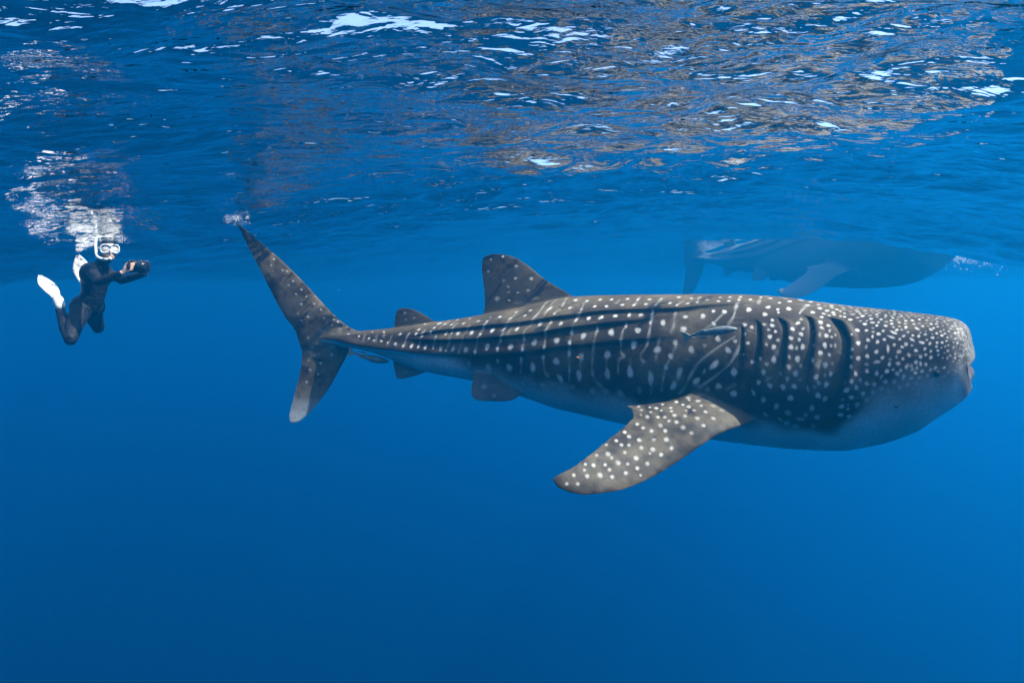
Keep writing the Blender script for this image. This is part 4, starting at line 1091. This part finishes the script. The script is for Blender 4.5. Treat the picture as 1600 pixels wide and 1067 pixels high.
    def swim_fin(heel, tip, nrm, w, bend):
        heel, tip, nrm = Vector(heel), Vector(tip), Vector(nrm)
        d = tip - heel; L = d.length; ex = d.normalized(); ez = (nrm - ex * nrm.dot(ex)).normalized(); ey = ez.cross(ex)
        f = empty('swim_fin'); f.parent = root
        ns, nw = 26, 11
        V = []
        for i in range(ns):
            t = i / (ns - 1)
            hw = w * float(pchip([0, .25, .42, .62, .85, 1.0], [.42, .55, .85, 1.0, .62, .16], np.array(t))) / 2
            for sgn in (1, -1):
                for j in range(nw) if sgn == 1 else range(nw - 1, -1, -1):
                    v = (j / (nw - 1)) * 2 - 1
                    th = (.006 - .004 * t) + .008 * (abs(v) > .85) * (1 - t) + .0025 * math.cos(v * 9) * (t > .35)
                    notch = .02 * (1 - abs(v)) * (t > .97)
                    p = heel + ex * (L * t - notch) + ey * (hw * v) + ez * (sgn * th + bend * t * t)
                    V.append(p + T)
        m = 2 * nw
        F = grid_faces(ns, m, wrap=True)
        fl = [tuple(map(int, q)) for q in F] + [tuple(range(m)), tuple(range((ns - 1) * m + m - 1, (ns - 1) * m - 1, -1))]
        mesh_obj('blade', np.array([tuple(v) for v in V]), fl, finm, f)
        tube_obj('foot_pocket', [heel - ex * .02 + ez * -.02 + T, heel + ex * .07 + T, heel + ex * .20 + ez * .004 + T], [.048, .050, .024], finm, f, 14)
        return f
    a1 = Vector(P(94.5, 475, 6.73)); swim_fin(a1, P(63.5, 426, 6.98), (.78, -.45, .5), .165, -.03)
    a2 = Vector(P(137, 455, 7.18)); swim_fin(a2, P(122, 399, 7.28), (.35, -.9, .15), .17, .02)
    return root, cam_c

person, CAM_C = build_diver()

def build_camera():
    blk = simple_mat('black_housing', (.008, .009, .011), .4, .3, .3, 40, .2, 200)
    glass = simple_mat('dome_glass', (.008, .010, .014), .08, .5, .1, 10)
    d = Vector((.80, -.52, -.08)).normalized(); s = d.cross(Vector((0, 0, 1))).normalized(); u = s.cross(d)
    M = Matrix((s, d, u)).transposed().to_4x4()
    root = empty('underwater_camera', CAM_C)
    root.matrix_world = Matrix.Translation(CAM_C) @ M @ Matrix.Scale(.88, 4)
    tag(root, "black camera housing with a dome port held in the snorkeller's hands", 'camera')
    def part(name, fn, mat):
        bm = bmesh.new(); fn(bm); me = bpy.data.meshes.new(name); bm.to_mesh(me); bm.free(); me.materials.append(mat)
        me.polygons.foreach_set('use_smooth', np.ones(len(me.polygons), bool))
        o = bpy.data.objects.new(name, me); COL.objects.link(o); o.parent = root; return o
    def box(bm, c, sz, bev):
        bmesh.ops.create_cube(bm, size=1.0, matrix=Matrix.Translation(c) @ Matrix.Diagonal((*sz, 1)))
        bmesh.ops.bevel(bm, geom=bm.edges[:], offset=bev, segments=3, affect='EDGES', profile=.6)
    part('housing', lambda b: box(b, (0, -.045, 0), (.165, .085, .125), .022), blk)
    def cyl(b, y0, y1, r0, r1, seg=28):
        bmesh.ops.create_cone(b, cap_ends=True, segments=seg, radius1=r0, radius2=r1, depth=y1 - y0, matrix=Matrix.Translation((0, (y0 + y1) / 2, 0)) @ Matrix.Rotation(math.radians(-90), 4, 'X'))
    part('port_ring', lambda b: cyl(b, -.01, .045, .060, .076), blk)
    def dome(b):
        bmesh.ops.create_uvsphere(b, u_segments=28, v_segments=14, radius=.073, matrix=Matrix.Translation((0, .038, 0)))
        bmesh.ops.delete(b, geom=[v for v in b.verts if v.co.y < .042], context='VERTS')
    part('dome_port', dome, glass)
    for q in (-1, 1):
        def hd(b, q=q):
            capsule_chain(b, [(q * .105, -.02, -.055), (q * .112, -.012, 0), (q * .105, -.02, .058)], [.015, .018, .014], 12)
            capsule_chain(b, [(q * .07, -.03, .062), (q * .105, -.02, .062)], [.011, .012], 10); capsule_chain(b, [(q * .07, -.03, -.058), (q * .105, -.02, -.058)], [.011, .012], 10)
        part('handle', hd, blk)
    for x, y in ((-.04, -.05), (.0, -.04), (.045, -.055)):
        part('control_knob', lambda b, x=x, y=y: bmesh.ops.create_cone(b, cap_ends=True, segments=14, radius1=.011, radius2=.010, depth=.02, matrix=Matrix.Translation((x, y, .068))), blk)
    return root
build_camera()
# ------------------------------------------------------------------ foam and drifting specks
def bubble_mesh(name, pts, rad, mat):
    """many tiny bubbles as one mesh"""
    ico = [(0, 0, 1), (.894, 0, .447), (.276, .851, .447), (-.724, .526, .447), (-.724, -.526, .447), (.276, -.851, .447),
           (.724, .526, -.447), (-.276, .851, -.447), (-.894, 0, -.447), (-.276, -.851, -.447), (.724, -.526, -.447), (0, 0, -1)]
    fc = [(0,1,2),(0,2,3),(0,3,4),(0,4,5),(0,5,1),(1,6,2),(2,7,3),(3,8,4),(4,9,5),(5,10,1),(6,7,2),(7,8,3),(8,9,4),(9,10,5),(10,6,1),(11,7,6),(11,8,7),(11,9,8),(11,10,9),(11,6,10)]
    I = np.array(ico); F = np.array(fc)
    V = (np.asarray(pts)[:, None] + I[None] * np.asarray(rad)[:, None, None]).reshape(-1, 3)
    FF = (F[None] + (np.arange(len(pts)) * 12)[:, None, None]).reshape(-1, 3)
    return mesh_obj(name, V, FF, mat)

FOAM = simple_mat('foam', (.80, .84, .85), .5, .3, .1, 30)
rng = np.random.RandomState(77)
def foam(c, sx, sy, n, drop, label, rmin=.003, rmax=.011, ang=0.0):
    a = rng.normal(0, sx, n); b = rng.normal(0, sy, n)
    x = c[0] + a * math.cos(ang) - b * math.sin(ang); y = c[1] + a * math.sin(ang) + b * math.cos(ang)
    z = surface_height(x, y) - np.abs(rng.exponential(drop, n)) - .004
    o = bubble_mesh('foam', np.stack([x, y, z], -1), rmin + (rmax - rmin) * rng.rand(n) ** 2.5, FOAM)
    tag(o, label, 'foam', kind='stuff')

foam((-2.58, 6.02), .06, .05, 170, .002, 'white foam where the near shark tail tip breaks the surface', .0012, .0032)
foam((-4.22, 6.72), .10, .10, 220, .004, 'white bubbles at the surface round the snorkeller', .0012, .0035)
foam((14.9, 22.6), .9, .2, 700, .10, 'white foam ahead of the distant shark at the surface', .008, .03, -.5)

n = 2600                                            # spread through the whole near water
pts = np.stack([rng.uniform(-9, 9, n), rng.uniform(-2, 9, n), rng.uniform(-6, .4, n)], -1)
pts = pts[np.linalg.norm(pts, axis=1) > .8]
rad = np.clip(rng.lognormal(-7.85, .42, len(pts)), .0002, .0011)
SP = simple_mat('plankton', (.22, .25, .24), .6, .2, .3, 10)
tag(bubble_mesh('suspended_particles', pts, rad, SP), 'pale specks of plankton drifting in the water', 'plankton', kind='stuff')
